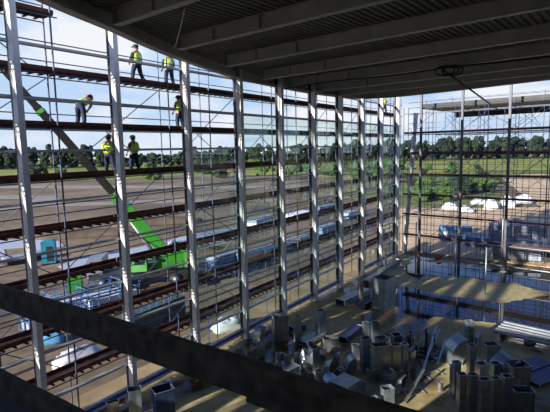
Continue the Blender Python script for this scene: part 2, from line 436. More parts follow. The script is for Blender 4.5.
# low barrier post standing in the puddle, guard rail along the edge
q = G(485, 295)
t = thing('barrier_post', 'slim pale barrier post standing alone in front of the posts of the open side', 'post', q)
MB().tube((0, 0, .02), (0, 0, 3.5), .055, 8).build('pole', 'tube_light', t); MB().box((0, 0, .015), (.34, .34, .03)).build('foot_plate', 'tube_light', t)
t = thing('guard_rail', 'pale horizontal guard rail fixed along the open side behind the barrier post', 'rail', Rp(4, .55, 0), RA)
MB().tube((0, 0, .35), (14, 0, .35), .05, 8).build('lower_rail', 'tube_light', t)
MB().tube((0, 0, 2.1), (14, 0, 2.1), .05, 8).build('upper_rail', 'tube_light', t)
for k in range(5):
    MB().tube((.2+3.4*k, .07, 0), (.2+3.4*k, .07, 2.2), .03, 8).build('rail_post', 'tube_light', t)

# ------------------------------------------------------------------ scaffold along the glass wall
LV = [CZ+z for z in (-8.85, -6.87, -4.88, -2.92, -.93, 1.04, 3.05, 5.12)]
SB = 2.8
def left_scaffold():
    t = thing('scaffold', 'long blue-grey tube scaffold with brown board decks outside the glass wall', 'scaffold', Fp(1.75, 0, -.1), UA)
    n0, n1 = -9, 13
    def top(i): return 17.6 if i <= 0 else 15.5
    for i in range(n0, n1+1):
        for off in (.55, 1.45):
            x = i*SB + (.25 if off > 1 else 0)
            MB().tube((x, off, 0), (x, off, top(i)+.1), .034, 6).build('standard', 'tube', t)
    x0, x1 = n0*SB, n1*SB+.25
    for j, z in enumerate(LV):
        zz = z+.1; e = x1 if j < 7 else .25
        for off in (.52, 1.48): MB().tube((x0, off, zz-.12), (e, off, zz-.12), .024, 6).build('ledger', 'tube', t)
        for off, h in ((1.48, .5), (1.48, 1.0), (.52, 1.0)):
            MB().tube((x0, off, zz+h), (e, off, zz+h), .022, 6).build('guard_rail', 'tube', t)
        # decks, two bays each
        i = n0
        while i < n1:
            a = i*SB+.02; b = min(i+2, n1)*SB-.02
            if j == 7: b = min(b, .2)
            if b > a+.5:
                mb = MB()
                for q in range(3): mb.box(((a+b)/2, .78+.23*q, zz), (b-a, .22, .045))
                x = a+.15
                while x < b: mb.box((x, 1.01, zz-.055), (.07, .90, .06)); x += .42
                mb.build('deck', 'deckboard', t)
                mb = MB()
                for off in (.655, 1.365): mb.box(((a+b)/2, off, zz+.095), (b-a, .03, .15))
                mb.build('toe_board', 'toe', t)
            i += 2
    for i in range(n0, n1):
        for j in range(len(LV)-1):
            if j == 6 and i >= 0: continue
            z0 = LV[j]+.1; z1 = LV[j+1]-.05
            if (i+j) % 2 == 0:
                MB().tube((i*SB+.3, 1.50, z0), ((i+1)*SB+.2, 1.50, z1), .022, 6).build('diagonal_brace', 'tube_light' if (i*3+j) % 5 == 0 else 'tube', t)
            elif i % 2 == 1:
                MB().tube(((i+1)*SB, 1.53, z0), (i*SB, 1.53, z1), .022, 6).build('diagonal_brace', 'tube', t)
    return t
left_scaffold()

# ------------------------------------------------------------------ scaffolds on the open side
RLV = [CZ+z for z in (-8.75, -6.7, -4.75, -2.78, -.72, 1.2, 3.2)]
def right_scaffold():
    t = thing('scaffold', 'tube scaffold with rust red toe boards along the open side behind the posts', 'scaffold', Rp(-2.2, 0, -.1), RA)
    n = 10
    for i in range(n+1):
        for off in (1.0, 2.0): MB().tube((i*2.5, off, 0), (i*2.5, off, 14.6), .028, 6).build('standard', 'tube', t)
    for j, z in enumerate(RLV):
        zz = z+.1
        for off in (.97, 2.03): MB().tube((0, off, zz-.12), (n*2.5, off, zz-.12), .024, 6).build('ledger', 'tube_light' if j % 3 == 0 else 'tube', t)
        for h in (.5, 1.0): MB().tube((0, 2.04, zz+h), (n*2.5, 2.04, zz+h), .022, 6).build('guard_rail', 'tube_light' if j % 2 else 'tube', t)
        if j == 6: continue
        for i in range(0, n, 2):
            a, b = i*2.5+.03, (i+2)*2.5-.03
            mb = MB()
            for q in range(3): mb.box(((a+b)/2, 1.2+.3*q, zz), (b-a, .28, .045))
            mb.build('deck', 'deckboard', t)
            MB().box(((a+b)/2, 1.035, zz+.09), (b-a, .03, .14)).build('toe_board', 'rust' if (i//2+j) % 3 == 0 else 'toe', t)
    for i in range(n):
        for j in range(6):
            if (i+j) % 2: MB().tube((i*2.5, 2.06, RLV[j]+.1), ((i+1)*2.5, 2.06, RLV[j+1]), .02, 6).build('diagonal_brace', 'tube', t)
def birdcage():
    t = thing('scaffold', 'deep birdcage tube scaffold carrying a dark board platform beyond the open side', 'scaffold', Rp(-1, 0, -.1), RA)
    n = 9; rows = [3.4, 5.9, 8.4, 10.9]
    for off in rows:
        for i in range(n+1):
            if off == 5.9 and i % 2: continue
            MB().tube((i*2.6, off, 0), (i*2.6, off, 15.4 if off == rows[0] else 14.4), .026, 6).build('standard', 'tube', t)
        for j, z in enumerate(RLV[:6]):
            
            MB().tube((0, off, z), (n*2.6, off, z), .022, 6).build('ledger', 'tube_light' if (j+int(off)) % 4 == 0 else 'tube', t)
    for i in range(0, n+1):
        for j, z in enumerate(RLV):
            if (i+j) % 2: MB().tube((i*2.6, rows[0], z+.05), (i*2.6, rows[-1], z+.05), .022, 6).build('cross_tube', 'tube', t)
    for i in range(n):
        for j in range(1, 6):
            o_ = rows[(i+j) % 4]
            MB().tube((i*2.6, o_, RLV[j]), ((i+1)*2.6, o_, RLV[j+1]), .02, 6).build('diagonal_brace', 'tube', t)
            if j > 1: MB().tube((i*2.6+1.3, o_, RLV[j+1]-.05), (i*2.6+1.3, rows[(i+j+2) % 4], RLV[j]+.6), .02, 6).build('cross_brace', 'tube', t)
            if j > 2: MB().tube(((i+1)*2.6, o_+.05, RLV[j]), (i*2.6, rows[(i+j+1) % 4], RLV[j+1]), .02, 6).build('diagonal_brace', 'tube', t)
    zz = 14.5
    for i in range(0, n):
        mb = MB()
        for q in range(28): mb.box((i*2.6+1.3, 2.6+.3*q, zz), (2.56, .29, .05))
        mb.build('platform_board', 'dark', t)
        for y_, z_, h_ in ((2.45, .18, .5), (11.0, -.25, .6)): MB().box((i*2.6+1.3, y_, zz+z_), (2.58, .03, h_)).build('platform_edge_board', 'dark', t)
    for h in (.5, 1.0): MB().tube((0, 5.1, zz+h), (n*2.6, 5.1, zz+h), .022, 6).build('guard_rail', 'tube_light', t)
right_scaffold(); birdcage()

# white leaning chute at the far corner
pA, pB = G(404.5, 253, -.08), atY(416, 113, 46.1)
t = thing('debris_chute', 'tall white segmented chute leaning against the scaffold at the far corner', 'chute', pA)
d = (pB-pA); nseg = 12
for k in range(nseg):
    a_, b_ = d*(k/nseg), d*((k+1.0)/nseg)
    mb = MB(); mb.tube(a_, b_, .19, 12, .23); mb.tube(b_-d.normalized()*.08, b_, .25, 12, .25)
    mb.build('chute_segment', 'white', t)

# ------------------------------------------------------------------ guard timbers and gallery in the foreground
TD = Vector((.82, -.572)).normalized(); TA = math.atan2(TD.y, TD.x)
def plank(name, p, L, z_top, h, th, lb, cat='plank'):
    o = MB()
    n = 14
    rings = []
    for i in range(n+1):
        x = L*i/n; w1 = random.uniform(-.002, .002); w2 = random.uniform(-.003, .003)
        rings.append([(x, -th/2+w1, -h), (x, th/2+w1, -h+w2), (x, th/2+w2, w1), (x, -th/2, w2)])
    o.loft(rings)
    return tag(o.build(name, 'timber', None, (p.x, p.y, z_top), TA), lb, cat)
w0 = Vector((-2.29, 3.80))-TD*1.2
plank('guard_plank', w0, 4.0, CZ-1.07, .195, .045, 'dark rough timber guard plank crossing the foreground diagonally')
w1 = Vector((-.15, 2.225))+TD*.0
plank('guard_plank', w1, 4.2, CZ-1.045, .20, .045, 'second dark guard plank lapped behind the first, at bottom centre')
tw = Vector((-2.07, 3.34))-TD*1.2
plank('toe_board', tw, 5.5, CZ-1.6, .16, .05, 'dark timber toe board at the bottom left corner below the guard plank')
nn = Vector((-TD.y, TD.x))
g0 = tw-TD*9.5+nn*.05; g1 = tw+TD*12+nn*.05  # slab run on leftwards out of view to block sun from the near floor
pts = [(g0.x, g0.y), (g1.x, g1.y), (g1.x, -6), (g0.x, -6)]
struct(MB().prism(pts, CZ-2.05, CZ-1.76).build('floor_gallery', 'wall'))
wm = MB()
for a_, b_ in ((0, 3.2), (4.6, 7.4), (8.4, 13.5), (14.6, 19.5)):  # piers with gaps that let patches of sun through
    p_ = g0+TD*((a_+b_)/2)-nn*.25; wm.box((p_.x, p_.y, (CZ-2.05)/2), (b_-a_, .3, CZ-2.05), TA)
struct(wm.build('shade_wall_gallery', 'wall'))  # unseen wall added under the gallery to shade the near floor
for s_, nm in ((.25, 'dark steel guard post holding the guard plank left of the photo'), (6.2, 'dark steel guard post holding the guard planks below the photo')):
    pp = w0+TD*s_-nn*.3
    t = thing('guard_post', nm, 'post', (pp.x, pp.y, CZ-1.76), TA)
    MB().tube((0, 0, 0), (0, 0, 1.0), .025, 8).build('pole', 'dark', t); MB().box((0, .15, .6), (.06, .30, .06)).build('plank_bracket', 'dark', t)

# ------------------------------------------------------------------ cables and rope under the roof
a_ = G(174, 48, RZ+.02); top_ = G(184.5, 9, RZ+.1)
o = MB().path([a_.lerp(top_, k/6)-Vector((0, 0, .12*math.sin(PI*k/6))) for k in range(7)], .016, 6).build('hanging_rope', 'flange'); tag(o, 'thin pale rope slanting between the first two roof beams', 'rope')
c0 = atY(438, 83, 23.5); 
pts = []
for k in range(15):
    s_ = k/14; p = Vector((c0.x, c0.y, RZ-.09)).lerp(Vector((c0.x+14, c0.y-10.5, RZ-.05)), s_); pts.append(p-Vector((0, 0, .05*math.sin(PI*2*s_)**2)))
t = thing('power_cable', 'thick black cable slung below the roof beams with a hanging coil', 'cable', (0, 0, 0))
MB().path(pts, .05, 8).build('cable_run', 'black', t)
pts2 = [Vector((c0.x, c0.y, RZ-.09))-Vector((BD.x*1.2*k, BD.y*1.2*k, .05*math.sin(k*.9))) for k in range(9)]
MB().path(pts2, .04, 8).build('cable_run', 'black', t)
cc = atY(448, 70.5, 22.6)
for k, (rx, dx) in enumerate(((.3, -.15), (.26, .12), (.32, .25))):
    ring = [Vector((cc.x+dx+rx*1.25*math.cos(2*PI*q/18), cc.y-.2*math.cos(2*PI*q/18)+.03*k, min(cc.z, RZ-.3)+.0+rx*.75*math.sin(2*PI*q/18))) for q in range(19)]
    MB().path(ring, .035, 6).build('coil_loop', 'black', t)
# stay rod from the roof beam down to the platform
ra, rb = Vector((c0.x+.1, c0.y, RZ-.05)), atY(497, 109, 37.0)
tag(MB().tube(ra, rb, .055, 8).build('stay_rod', 'dark'), 'dark stay rod slanting down from the roof to the board platform', 'rod')

# ------------------------------------------------------------------ people
import bmesh
def skin_mesh(name, vs, es, m, parent, sub=1, extra=None):
    me = bpy.data.meshes.new(name); me.from_pydata([v_[0] for v_ in vs], es, [])
    o = bpy.data.objects.new(name, me); col.objects.link(o)
    bm = bmesh.new(); bm.from_mesh(me); ly = bm.verts.layers.skin.verify(); bm.verts.ensure_lookup_table()
    for i, v_ in enumerate(vs):
        r_ = v_[1]; bm.verts[i][ly].radius = r_ if isinstance(r_, tuple) else (r_, r_)
    bm.verts[0][ly].use_root = True
    bm.to_mesh(me); bm.free()
    o.modifiers.new('skin', 'SKIN').use_smooth_shade = True
    sd = o.modifiers.new('sub', 'SUBSURF'); sd.levels = sub; sd.render_levels = sub
    dg = bpy.context.evaluated_depsgraph_get(); dg.update()
    me2 = bpy.data.meshes.new_from_object(o.evaluated_get(dg)); o.modifiers.clear(); o.data = me2; bpy.data.meshes.remove(me); me2.name = name
    if extra:
        bm = bmesh.new(); bm.from_mesh(me2); base = len(bm.verts)
        nv = [bm.verts.new(p_) for p_ in extra.v]
        for f_ in extra.f:
            try: bm.faces.new([nv[i] for i in f_]).smooth = True
            except ValueError: pass
        bm.to_mesh(me2); bm.free()
    me2.materials.clear(); me2.materials.append(M[m]); o.parent = parent
    return o

def person(lb, loc, rz, lean=0.0, armL=None, armR=None, head='helmet_o', stride=.1, nod=0.0, sleeve='sleeve', H=1.62):
    """local frame: faces -Y, feet at z = 0; lean bends the trunk forward from the hips"""
    t = thing('person', lb, 'person', loc, rz, 'workers on the scaffold'); t.scale = (1.2, 1.2, 1)
    k = H/1.74
    hip = Vector((0, .02, .93))*k
    RL = Matrix.Rotation(lean, 3, 'X')
    def T(x, y, z): return hip + RL @ (Vector((x, y, z))*k)
    pel, wst, chs, nk = hip, T(0, 0, .17), T(0, -.01, .36), T(0, 0, .56)
    RH = Matrix.Rotation(lean+nod, 3, 'X')
    hd = nk + RH @ (Vector((0, -.02, .13))*k); crown = nk + RH @ (Vector((0, -.01, .215))*k)
    shL, shR = T(.185, 0, .46), T(-.185, 0, .46)
    armL = armL or ((.245, -.03, .20), (.25, -.17, -.02)); armR = armR or ((-.245, -.03, .20), (-.25, -.17, -.02))
    eL, wL = T(*armL[0]), T(*armL[1]); eR, wR = T(*armR[0]), T(*armR[1])
    s_ = stride
    hpL, hpR = Vector((.09, .02, .88))*k, Vector((-.09, .02, .88))*k
    knL, knR = Vector((.10+s_*.3, -.03-s_*.2, .49))*k, Vector((-.10-s_*.3, -.01+s_*.2, .49))*k
    anL, anR = Vector((.11+s_*.6, .03-s_*.5, .085))*k, Vector((-.11-s_*.6, .03+s_*.5, .085))*k
    toL, toR = anL+Vector((.01, -.16, -.045))*k, anR+Vector((-.01, -.16, -.045))*k
    V = [(pel, (.15, .11)), (wst, (.135, .10)), (chs, (.165, .115)), (nk, .058), (hd, (.078, .095)), (crown, (.06, .07)),
         (shL, .062), (eL, .046), (wL, .032), (shR, .062), (eR, .046), (wR, .032),
         (hpL, .09), (knL, .062), (anL, .042), (toL, .035), (hpR, .09), (knR, .062), (anR, .042), (toR, .035)]
    E_ = [(0,1),(1,2),(2,3),(3,4),(4,5),(2,6),(6,7),(7,8),(2,9),(9,10),(10,11),(0,12),(12,13),(13,14),(14,15),(0,16),(16,17),(17,18),(18,19)]
    ex = MB()
    for el, wr, sg in ((eL, wL, 1), (eR, wR, -1)):      # hands: palm, four fingers, thumb
        d_ = (wr-el).normalized(); side = d_.cross(Vector((0, 0, 1)));
        side = side.normalized() if side.length > .05 else Vector((1, 0, 0)); up = side.cross(d_)
        ex.loft([[wr+d_*a2+side*b2*w2+up*c2*.014 for b2, c2 in ((-1,-1),(1,-1),(1,1),(-1,1))] for a2, w2 in ((-.02, .026), (.04, .04), (.085, .042))], True)
        for q, ln in enumerate((.062, .075, .07, .055)):
            b0 = wr+d_*.08+side*(-.03+.02*q); b1 = b0+d_*ln*.55-up*.012; b2_ = b1+d_*ln*.35-up*.03
            ex.tube(b0, b1, .0095, 6, .009); ex.tube(b1, b2_, .009, 6, .007)
        b0 = wr+d_*.03+side*.036*sg; b1 = b0+d_*.03+side*.028*sg-up*.01; ex.tube(b0, b1, .012, 6, .010); ex.tube(b1, b1+d_*.03-up*.012, .010, 6, .008)
    fw = RH @ Vector((0, -1, 0)); rt = RH @ Vector((1, 0, 0)); upv = RH @ Vector((0, 0, 1))
    ex.tube(hd+fw*.085*k+upv*.02, hd+fw*.125*k-upv*.02, .010, 6, .018)
    for sg in (-1, 1): ex.ball(hd+rt*sg*.083*k, .03, 6, 5, (.4, .8, 1.1))
    ex.tube(hd+fw*.092*k-upv*.055-rt*.022, hd+fw*.092*k-upv*.055+rt*.022, .007, 6)
    skin_mesh('body', V, E_, 'skin', t, 1, ex)
    m_ = MB()
    for sg in (-1, 1): m_.ball(hd+fw*.09*k+rt*sg*.033+upv*.012, .011, 6, 5)
    m_.build('eyes', 'eye', t)
    # trousers
    skin_mesh('trousers', [(pel, (.172, .135)), (T(0, 0, .10), (.160, .128)), (hpL, .112), (knL, .083), (anL+Vector((0, 0, .04)), .068), (hpR, .112), (knR, .083), (anR+Vector((0, 0, .04)), .068)],
              [(0,1),(0,2),(2,3),(3,4),(0,5),(5,6),(6,7)], 'trouser', t)
    # sleeves of the undershirt
    for a3, b3, c3 in ((shL, eL, wL), (shR, eR, wR)):
        skin_mesh('sleeve', [(a3, .074), (b3, .058), (b3.lerp(c3, .8), .046)], [(0,1),(1,2)], sleeve, t)
    vest = skin_mesh('hi_vis_vest', [(T(0, 0, -.05), (.215, .175)), (T(0, 0, .15), (.20, .155)), (T(0, -.01, .34), (.205, .155)), (T(.0, 0, .50), (.13, .10)), (T(.165, 0, .43), .115), (T(-.165, 0, .43), .115)],
              [(0,1),(1,2),(2,3),(2,4),(2,5)], 'vest', t)
    for zz in (.10, .24):
        ring = [[T(rr*1.0*math.cos(2*PI*q/16), rr*.80*math.sin(2*PI*q/16), zz+dz) for q in range(16)] for rr, dz in ((.200, 0), (.212, .0), (.212, .04), (.200, .04))]
        ring.append(ring[0]); MB().loft(ring, False, False).build('reflective_band', 'stripe', vest)
    for an, to in ((anL, toL), (anR, toR)):
        heel = an+Vector((0, .05, -.04)); mb_ = MB()
        for z0, z1, gr in ((0, .03, 1.08), (.03, .10, 1.0)):
            mb_.loft([[(an.x+x_*gr, an.y+y_*gr, z_) for x_, y_ in ((-.045, .07), (.045, .07), (.055, -.08), (.04, -.19), (-.04, -.19), (-.055, -.08))] for z_ in (z0, z1)])
        mb_.loft([[(an.x+.055*math.cos(2*PI*q/8), an.y+.02+.06*math.sin(2*PI*q/8), z_) for q in range(8)] for z_ in (.09, .2)])
        mb_.build('boot', 'boot', t)
    # hat and hair
    hh = MB(); rings = []
    hc = hd+upv*.045*k
    for f_, r_ in ((0, 1.0), (.35, .97), (.65, .82), (.88, .55), (1.0, .15)):
        rings.append([hc+upv*f_*.125*k+(rt*math.cos(2*PI*q/12)*.112+fw*math.sin(2*PI*q/12)*.13)*r_*k for q in range(12)])
    hh.loft(rings, True)
    if head != 'cap':
        hh.loft([[hc+upv*z_*k+(rt*math.cos(2*PI*q/12)*.125+fw*(math.sin(2*PI*q/12)*.145+.02))*k for q in range(12)] for z_ in (-.006, .01)])
    else:
        hh.loft([[hc+upv*z_+rt*x_+fw*y_ for x_, y_ in ((-.08, .1), (.08, .1), (.06, .2), (-.06, .2))] for z_ in (0, .012)])
    hh.build('cap' if head == 'cap' else 'helmet', head, t)
    hr = MB(); hr.loft([[hd+upv*z_*k+(rt*math.cos(PI*q/8)*.092-fw*math.sin(PI*q/8)*.112)*k for q in range(9)]+[hd+upv*z_*k-fw*.02] for z_ in (-.05, .05)], True); hr.build('hair', 'hair', t)
    return t
def on_deck(s, off, lev): p = Fp(s, off); return Vector((p.x, p.y, LV[lev]+.024))
# facing: local -Y; rz=UA turns it to look back into the hall, rz=UA+PI out over the field
person('worker in yellow-green vest and dark cap with his back turned, highest deck in clear view', on_deck(5.85, .85, 6), UA+PI+.15, 0, ((.27, -.02, .22), (.30, -.10, .0)), ((-.27, -.02, .22), (-.30, -.06, .02)), 'cap', .18)
person('worker in yellow-green vest, head cut off by the roof edge, beside the third column', on_deck(7.75, .85, 6), UA+PI-.3, .05, None, None, 'helmet_w', .08)
person('worker in orange helmet bending forward over the guard rail, hands together', on_deck(3.0, .95, 5), UA+PI*.62, 1.0, ((.22, -.20, .30), (.06, -.36, .24)), ((-.22, -.20, .30), (-.06, -.36, .24)), 'helmet_o', .14, -.1, 'skin')
person('worker in orange helmet standing sideways close to the second column', on_deck(4.22, .95, 4), UA+PI*.78, .06, ((.23, -.06, .22), (.12, -.27, .16)), ((-.23, -.06, .22), (-.12, -.27, .16)), 'helmet_o', .06, 0, 'vest')
person('worker in grey helmet seen from behind, right of the second column, one arm reaching out', on_deck(5.5, .95, 4), UA+PI+.1, .02, ((.26, .0, .22), (.30, -.08, .0)), ((-.32, -.10, .32), (-.52, -.22, .20)), 'helmet_g', .1)
person('worker in vest and blue trousers half hidden behind the third column', on_deck(8.32, .85, 5), UA+PI, .05, None, None, 'cap', .05)
person('small distant worker in yellow vest on the scaffold near the far corner', on_deck(34.7, .9, 6), UA-.3, .08, ((.26, -.05, .25), (.30, -.2, .40)), None, 'helmet_w', .1)

# ------------------------------------------------------------------ crane
def crane():
    base = G(158, 283, -.1)
    t = thing('mobile_crane', 'green mobile crane with its long boom raised to the left behind the scaffold', 'crane', base, math.radians(8))
    Minv = (Matrix.Translation(base) @ Matrix.Rotation(math.radians(8), 4, 'Z')).inverted()
    mb = MB(); mb.box((-.5, 0, 1.05), (9.4, 2.5, .5)); mb.box((-.5, 0, .75), (8.6, 1.2, .35)); mb.build('chassis', 'dark', t)
    for x in (-4.2, -2.7, 1.6, 3.1):
        for y in (-1.15, 1.15):
            w_ = MB().tube((x, y-.19, .55), (x, y+.19, .55), .55, 18).build('wheel', 'black', t)
            MB().tube((x, y-.2, .55), (x, y+.2, .55), .26, 12).build('hub', 'greycar', w_)
    for x in (-3.4, 2.4):
        for y in (-1, 1):
            m_ = MB(); m_.box((x, y*1.9, .85), (.3, 2.0, .3)); m_.tube((x, y*2.8, .1), (x, y*2.8, .95), .1, 8); m_.box((x, y*2.8, .06), (.6, .6, .12)); m_.build('outrigger', 'dark', t)
    m_ = MB(); m_.loft([[(x, y, z) for x, y in ((-5.6+i_, -1.2), (-4.1, -1.2), (-4.1, 1.2), (-5.6+i_, 1.2))] for z, i_ in ((1.3, 0), (2.0, .05), (2.6, .45))]); cb = m_.build('driver_cab', 'greycar', t)
    for y_ in (-1.21, 1.21): MB().box((-4.7, y_, 2.1), (.7, .02, .45)).build('cab_window', 'glassdark', cb)
    MB().tube((.8, 0, 1.28), (.8, 0, 1.5), 1.0, 20).build('slew_ring', 'dark', t)
    m_ = MB(); m_.loft([[(x, y, z) for x, y in ((-1.0, -1.1), (2.2, -1.1), (2.2, 1.1), (-1.0, 1.1))] for z in (1.5, 2.0)])
    m_.loft([[(x, y, z) for x, z in ((.2, 2.0), (2.3, 2.0), (2.3, 3.2), (1.4, 3.3))] for y in (-.9, -.6)]); m_.loft([[(x, y, z) for x, z in ((.2, 2.0), (2.3, 2.0), (2.3, 3.2), (1.4, 3.3))] for y in (.6, .9)])
    m_.build('superstructure', 'crane', t)
    m_ = MB(); m_.loft([[(x, y, z) for x, z in ((-2.1, 1.5), (-.6, 1.5), (-.6, 2.7), (-1.6, 2.7), (-2.1, 2.2))] for y in (-1.85, -.9)]); oc = m_.build('operator_cab', 'cranelight', t)
    MB().box((-1.15, -1.86, 2.3), (.8, .02, .5)).build('cab_window', 'glassdark', oc)
    m_ = MB(); m_.loft([[(x, y, z) for x, y in ((2.3, -1.2), (3.4, -1.0), (3.4, 1.0), (2.3, 1.2))] for z in (1.5, 1.6, 2.9, 3.0)]); m_.build('counterweight', 'cranelight', t)
    piv = Minv @ atY(174, 262, base.y+.2); tip = Minv @ atY(-60, -2, base.y-2.0)
    dv = tip-piv; dn = dv.normalized(); sd = dn.cross(Vector((0, 0, 1))).normalized(); up = sd.cross(dn)
    L = dv.length
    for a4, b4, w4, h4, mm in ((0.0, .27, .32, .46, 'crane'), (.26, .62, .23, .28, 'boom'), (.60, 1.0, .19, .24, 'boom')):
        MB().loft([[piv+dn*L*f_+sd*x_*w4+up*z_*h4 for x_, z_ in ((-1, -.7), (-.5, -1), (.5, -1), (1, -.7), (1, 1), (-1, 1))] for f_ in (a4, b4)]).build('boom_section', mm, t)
    for f_ in (.285, .605):
        MB().loft([[piv+dn*L*(f_+g_)+sd*x_*.26+up*z_*.32 for x_, z_ in ((-1, -1), (1, -1), (1, 1), (-1, 1))] for g_ in (-.012, 0.0)]).build('boom_collar', 'crane', t)
    MB().tube((.2, 0, 1.9), piv+dn*L*.2-up*.4, .16, 10).build('lift_cylinder', 'greycar', t)
crane()

# ------------------------------------------------------------------ things outside on the site
def toilet():
    b = G(50, 263, -.1)
    t = thing('portable_toilet', 'blue portable toilet cabin standing on the site ground at left', 'toilet', b, .3)
    s_ = 2.2
    MB().box((0, 0, 1.1), (1.25, 1.25, 2.0)).build('cabin', 'toilet', t)
    m_ = MB(); m_.loft([[(x*r_, y*r_, z) for x, y in ((-1, -1), (1, -1), (1, 1), (-1, 1))] for z, r_ in ((2.1, .67), (2.2, .67), (2.38, .4))]); m_.build('roof', 'toilet', t)
    d_ = MB().box((.15, -.64, 1.05), (.6, .03, 1.5)).build('door', 'glassdark', t)
    MB().box((0, 0, .05), (1.35, 1.35, .1)).build('skid', 'dark', t)
toilet()
def rack(lb, p, rz, L=4.0, W=1.6, H=1.5, m='rack', load='wrap'):
    t = thing('storage_rack', lb, 'rack', p, rz, 'racks outside the glass wall')
    m_ = MB()
    nx = int(L/.8)
    for i in range(nx+1):
        x = -L/2+L*i/nx
        for y in (-W/2, W/2): m_.tube((x, y, 0), (x, y, H), .035, 6)
    for z in (.15, H*.55, H):
        for y in (-W/2, W/2): m_.tube((-L/2, y, z), (L/2, y, z), .035, 6)
        for x in (-L/2, L/2): m_.tube((x, -W/2, z), (x, W/2, z), .035, 6)
    m_.build('frame', m, t)
    m_ = MB(); 
    for k in range(3): m_.box((random.uniform(-.1, .1), -W/3+W/3*k, H*.3), (L*.92, W*.24, H*.28+.1*k))
    m_.build('load', load, t)
rack('blue steel tube rack of glazing parts left of the second column', G(84, 306, -.1), UA-.15, 5.0)
rack('blue steel tube rack standing behind the other, close to the crane carrier', G(110, 302, -.1), UA-.15, 4.0)
rack('blue tube rack in front of the second column foot, with pale sheets', G(58, 325, -.1), UA-.1, 4.0, load='greywrap')
rack('blue and white rack of packs between the third and fourth columns', G(212, 279, -.1), UA-.2, 5.0, 1.5, 1.2)

def pile(name, lb, cat, p, rz, L, W, H, m, seed, n=8, sag=.25, group=None):
    """a sheet-wrapped or bagged heap: lumpy closed surface"""
    rnd = random.Random(seed); rings = []
    nu, nv = 16, 9
    for j in range(nv):
        f_ = j/(nv-1); rr = math.cos(f_*PI/2)**.45 if j < nv-1 else .05
        rings.append([(L/2*rr*math.copysign(abs(math.cos(2*PI*i/nu))**.55, math.cos(2*PI*i/nu))*(1+rnd.uniform(-sag, sag)*.3),
                       W/2*rr*math.copysign(abs(math.sin(2*PI*i/nu))**.55, math.sin(2*PI*i/nu))*(1+rnd.uniform(-sag, sag)*.3),
                       H*f_**.8*(1+rnd.uniform(-sag, sag)*(.6 if j else 0))) for i in range(nu)])
    return tag(MB().loft(rings, True).build(name, m, None, p, rz), lb, cat, group)
pile('plastic_heap', 'crumpled white plastic sheeting heap outside between the first and second columns', 'heap', G(79, 361, -.1), .8, 2.6, 1.3, .7, 'wrap', 1)
pile('plastic_heap', 'small white plastic heap lying left of the larger one', 'heap', G(63, 367, -.1), .6, 1.0, .7, .4, 'wrap', 2)
pile('plastic_bag', 'white plastic bags lying on the sand between the third and fourth columns', 'bag', G(229, 329, -.1), .5, 2.2, 1.1, .75, 'wrap', 3, sag=.4)
pile('plastic_heap', 'pale sheeting spread below the blue racks', 'heap', G(62, 300, -.1), .6, 5.0, 2.2, .4, 'greywrap', 4)
pile('tarp_heap', 'blue tarpaulin bundle lying by the scaffold foot at lower left', 'tarp', G(53, 342, -.1), .3, 1.3, .9, .7, 'bluewrap', 5)
t = thing('site_cabinet', 'green sheet metal cabinet left of the crane carrier', 'cabinet', G(76, 291, -.1), .2)
MB().box((0, 0, .75), (1.0, .8, 1.5)).build('body', 'crane', t); MB().box((0, 0, 1.53), (1.1, .9, .06)).build('lid', 'crane', t)
# netted stack close to the facade
b = (G(137, 335, -.1)+G(174, 320, -.1))/2
t = thing('netted_stack', 'dark stack under green netting outside between the second and third columns', 'stack', b, UA+.05)
MB().box((0, 0, .75), (4.4, .9, 1.5)).build('stack', 'netting', t)
m_ = MB()
for k in range(8): m_.tube((-2.1+.6*k, -.47, 0), (-2.1+.6*k, -.47, 1.9), .02, 6)
m_.tube((-2.2, -.47, 1.85), (2.2, -.47, 1.85), .02, 6); m_.build('stakes', 'rack', t)
# bundles of pale rails far outside
for k, (x, y, L) in enumerate(((206, 243, 9), (222, 236, 9), (196, 252, 7))):
    t = thing('rail_bundle', ['bundle of pale steel rails, middle one of three outside by the third column', 'farthest bundle of pale steel rails outside by the fourth column', 'nearest bundle of pale steel rails outside by the third column'][k], 'bundle', G(x, y, -.1), .75, 'rail bundles on the site')
    for q in range(5): MB().box((0, -.8+.4*q, .55+.12*(q % 2)), (L, .16, .16)).build('rail', 'white', t)
    for x_ in (-L*.3, L*.3): MB().box((x_, 0, .23), (.2, 2.2, .46)).build('bearer', 'dark', t)
def blockpile(name, lb, cat, p, rz, L, W, H, m, n=3, group=None, m2=None):
    t = thing(name, lb, cat, p, rz, group)
    h_ = H/n
    for k in range(n):
        m_ = MB(); nx = max(2, int(L/1.2))
        for i in range(nx): m_.box((-L/2+L*(i+.5)/nx+random.uniform(-.03, .03), random.uniform(-.04, .04), h_*(k+.5)+.12), (L/nx*.95, W*random.uniform(.93, 1), h_*.93))
        m_.build('layer', m if (k % 2 == 0 or not m2) else m2, t)
    m_ = MB()
    for x in (-L*.35, 0, L*.35): m_.box((x, 0, .06), (.15, W, .12))
    m_.build('pallet', 'sand', t)
for (x, y, L, H, lb) in ((450, 209, 3.0, 1.3, 'white wrapped pack on the sand, first from the left of the far row'),
                         (466, 212, 2.6, 1.2, 'white wrapped pack on the sand, second of the far row'),
                         (480, 204, 3.4, 1.3, 'white wrapped pack lying farther back in the far row'),
                         (491, 209, 2.6, 1.9, 'tall white wrapped pack left of the right post'),
                         (507, 207, 3.0, 2.2, 'white wrapped pack right behind the right post'),
                         (523, 203, 3.6, 1.8, 'white wrapped pack at the right end of the far row')):
    pile('wrapped_pack', lb, 'pack', G(x, y, -.03), random.uniform(-.5, .1), L*.9, 1.5, H*.8, 'wrap', int(x), sag=.45, group='white packs on the far sand')
blockpile('wrapped_pack', 'blue wrapped pack of boards beyond the middle post of the open side', 'pack', G(455, 240, -.03), -.4, 3.6, 1.6, 1.5, 'bluewrap', 3, None, 'wrap')
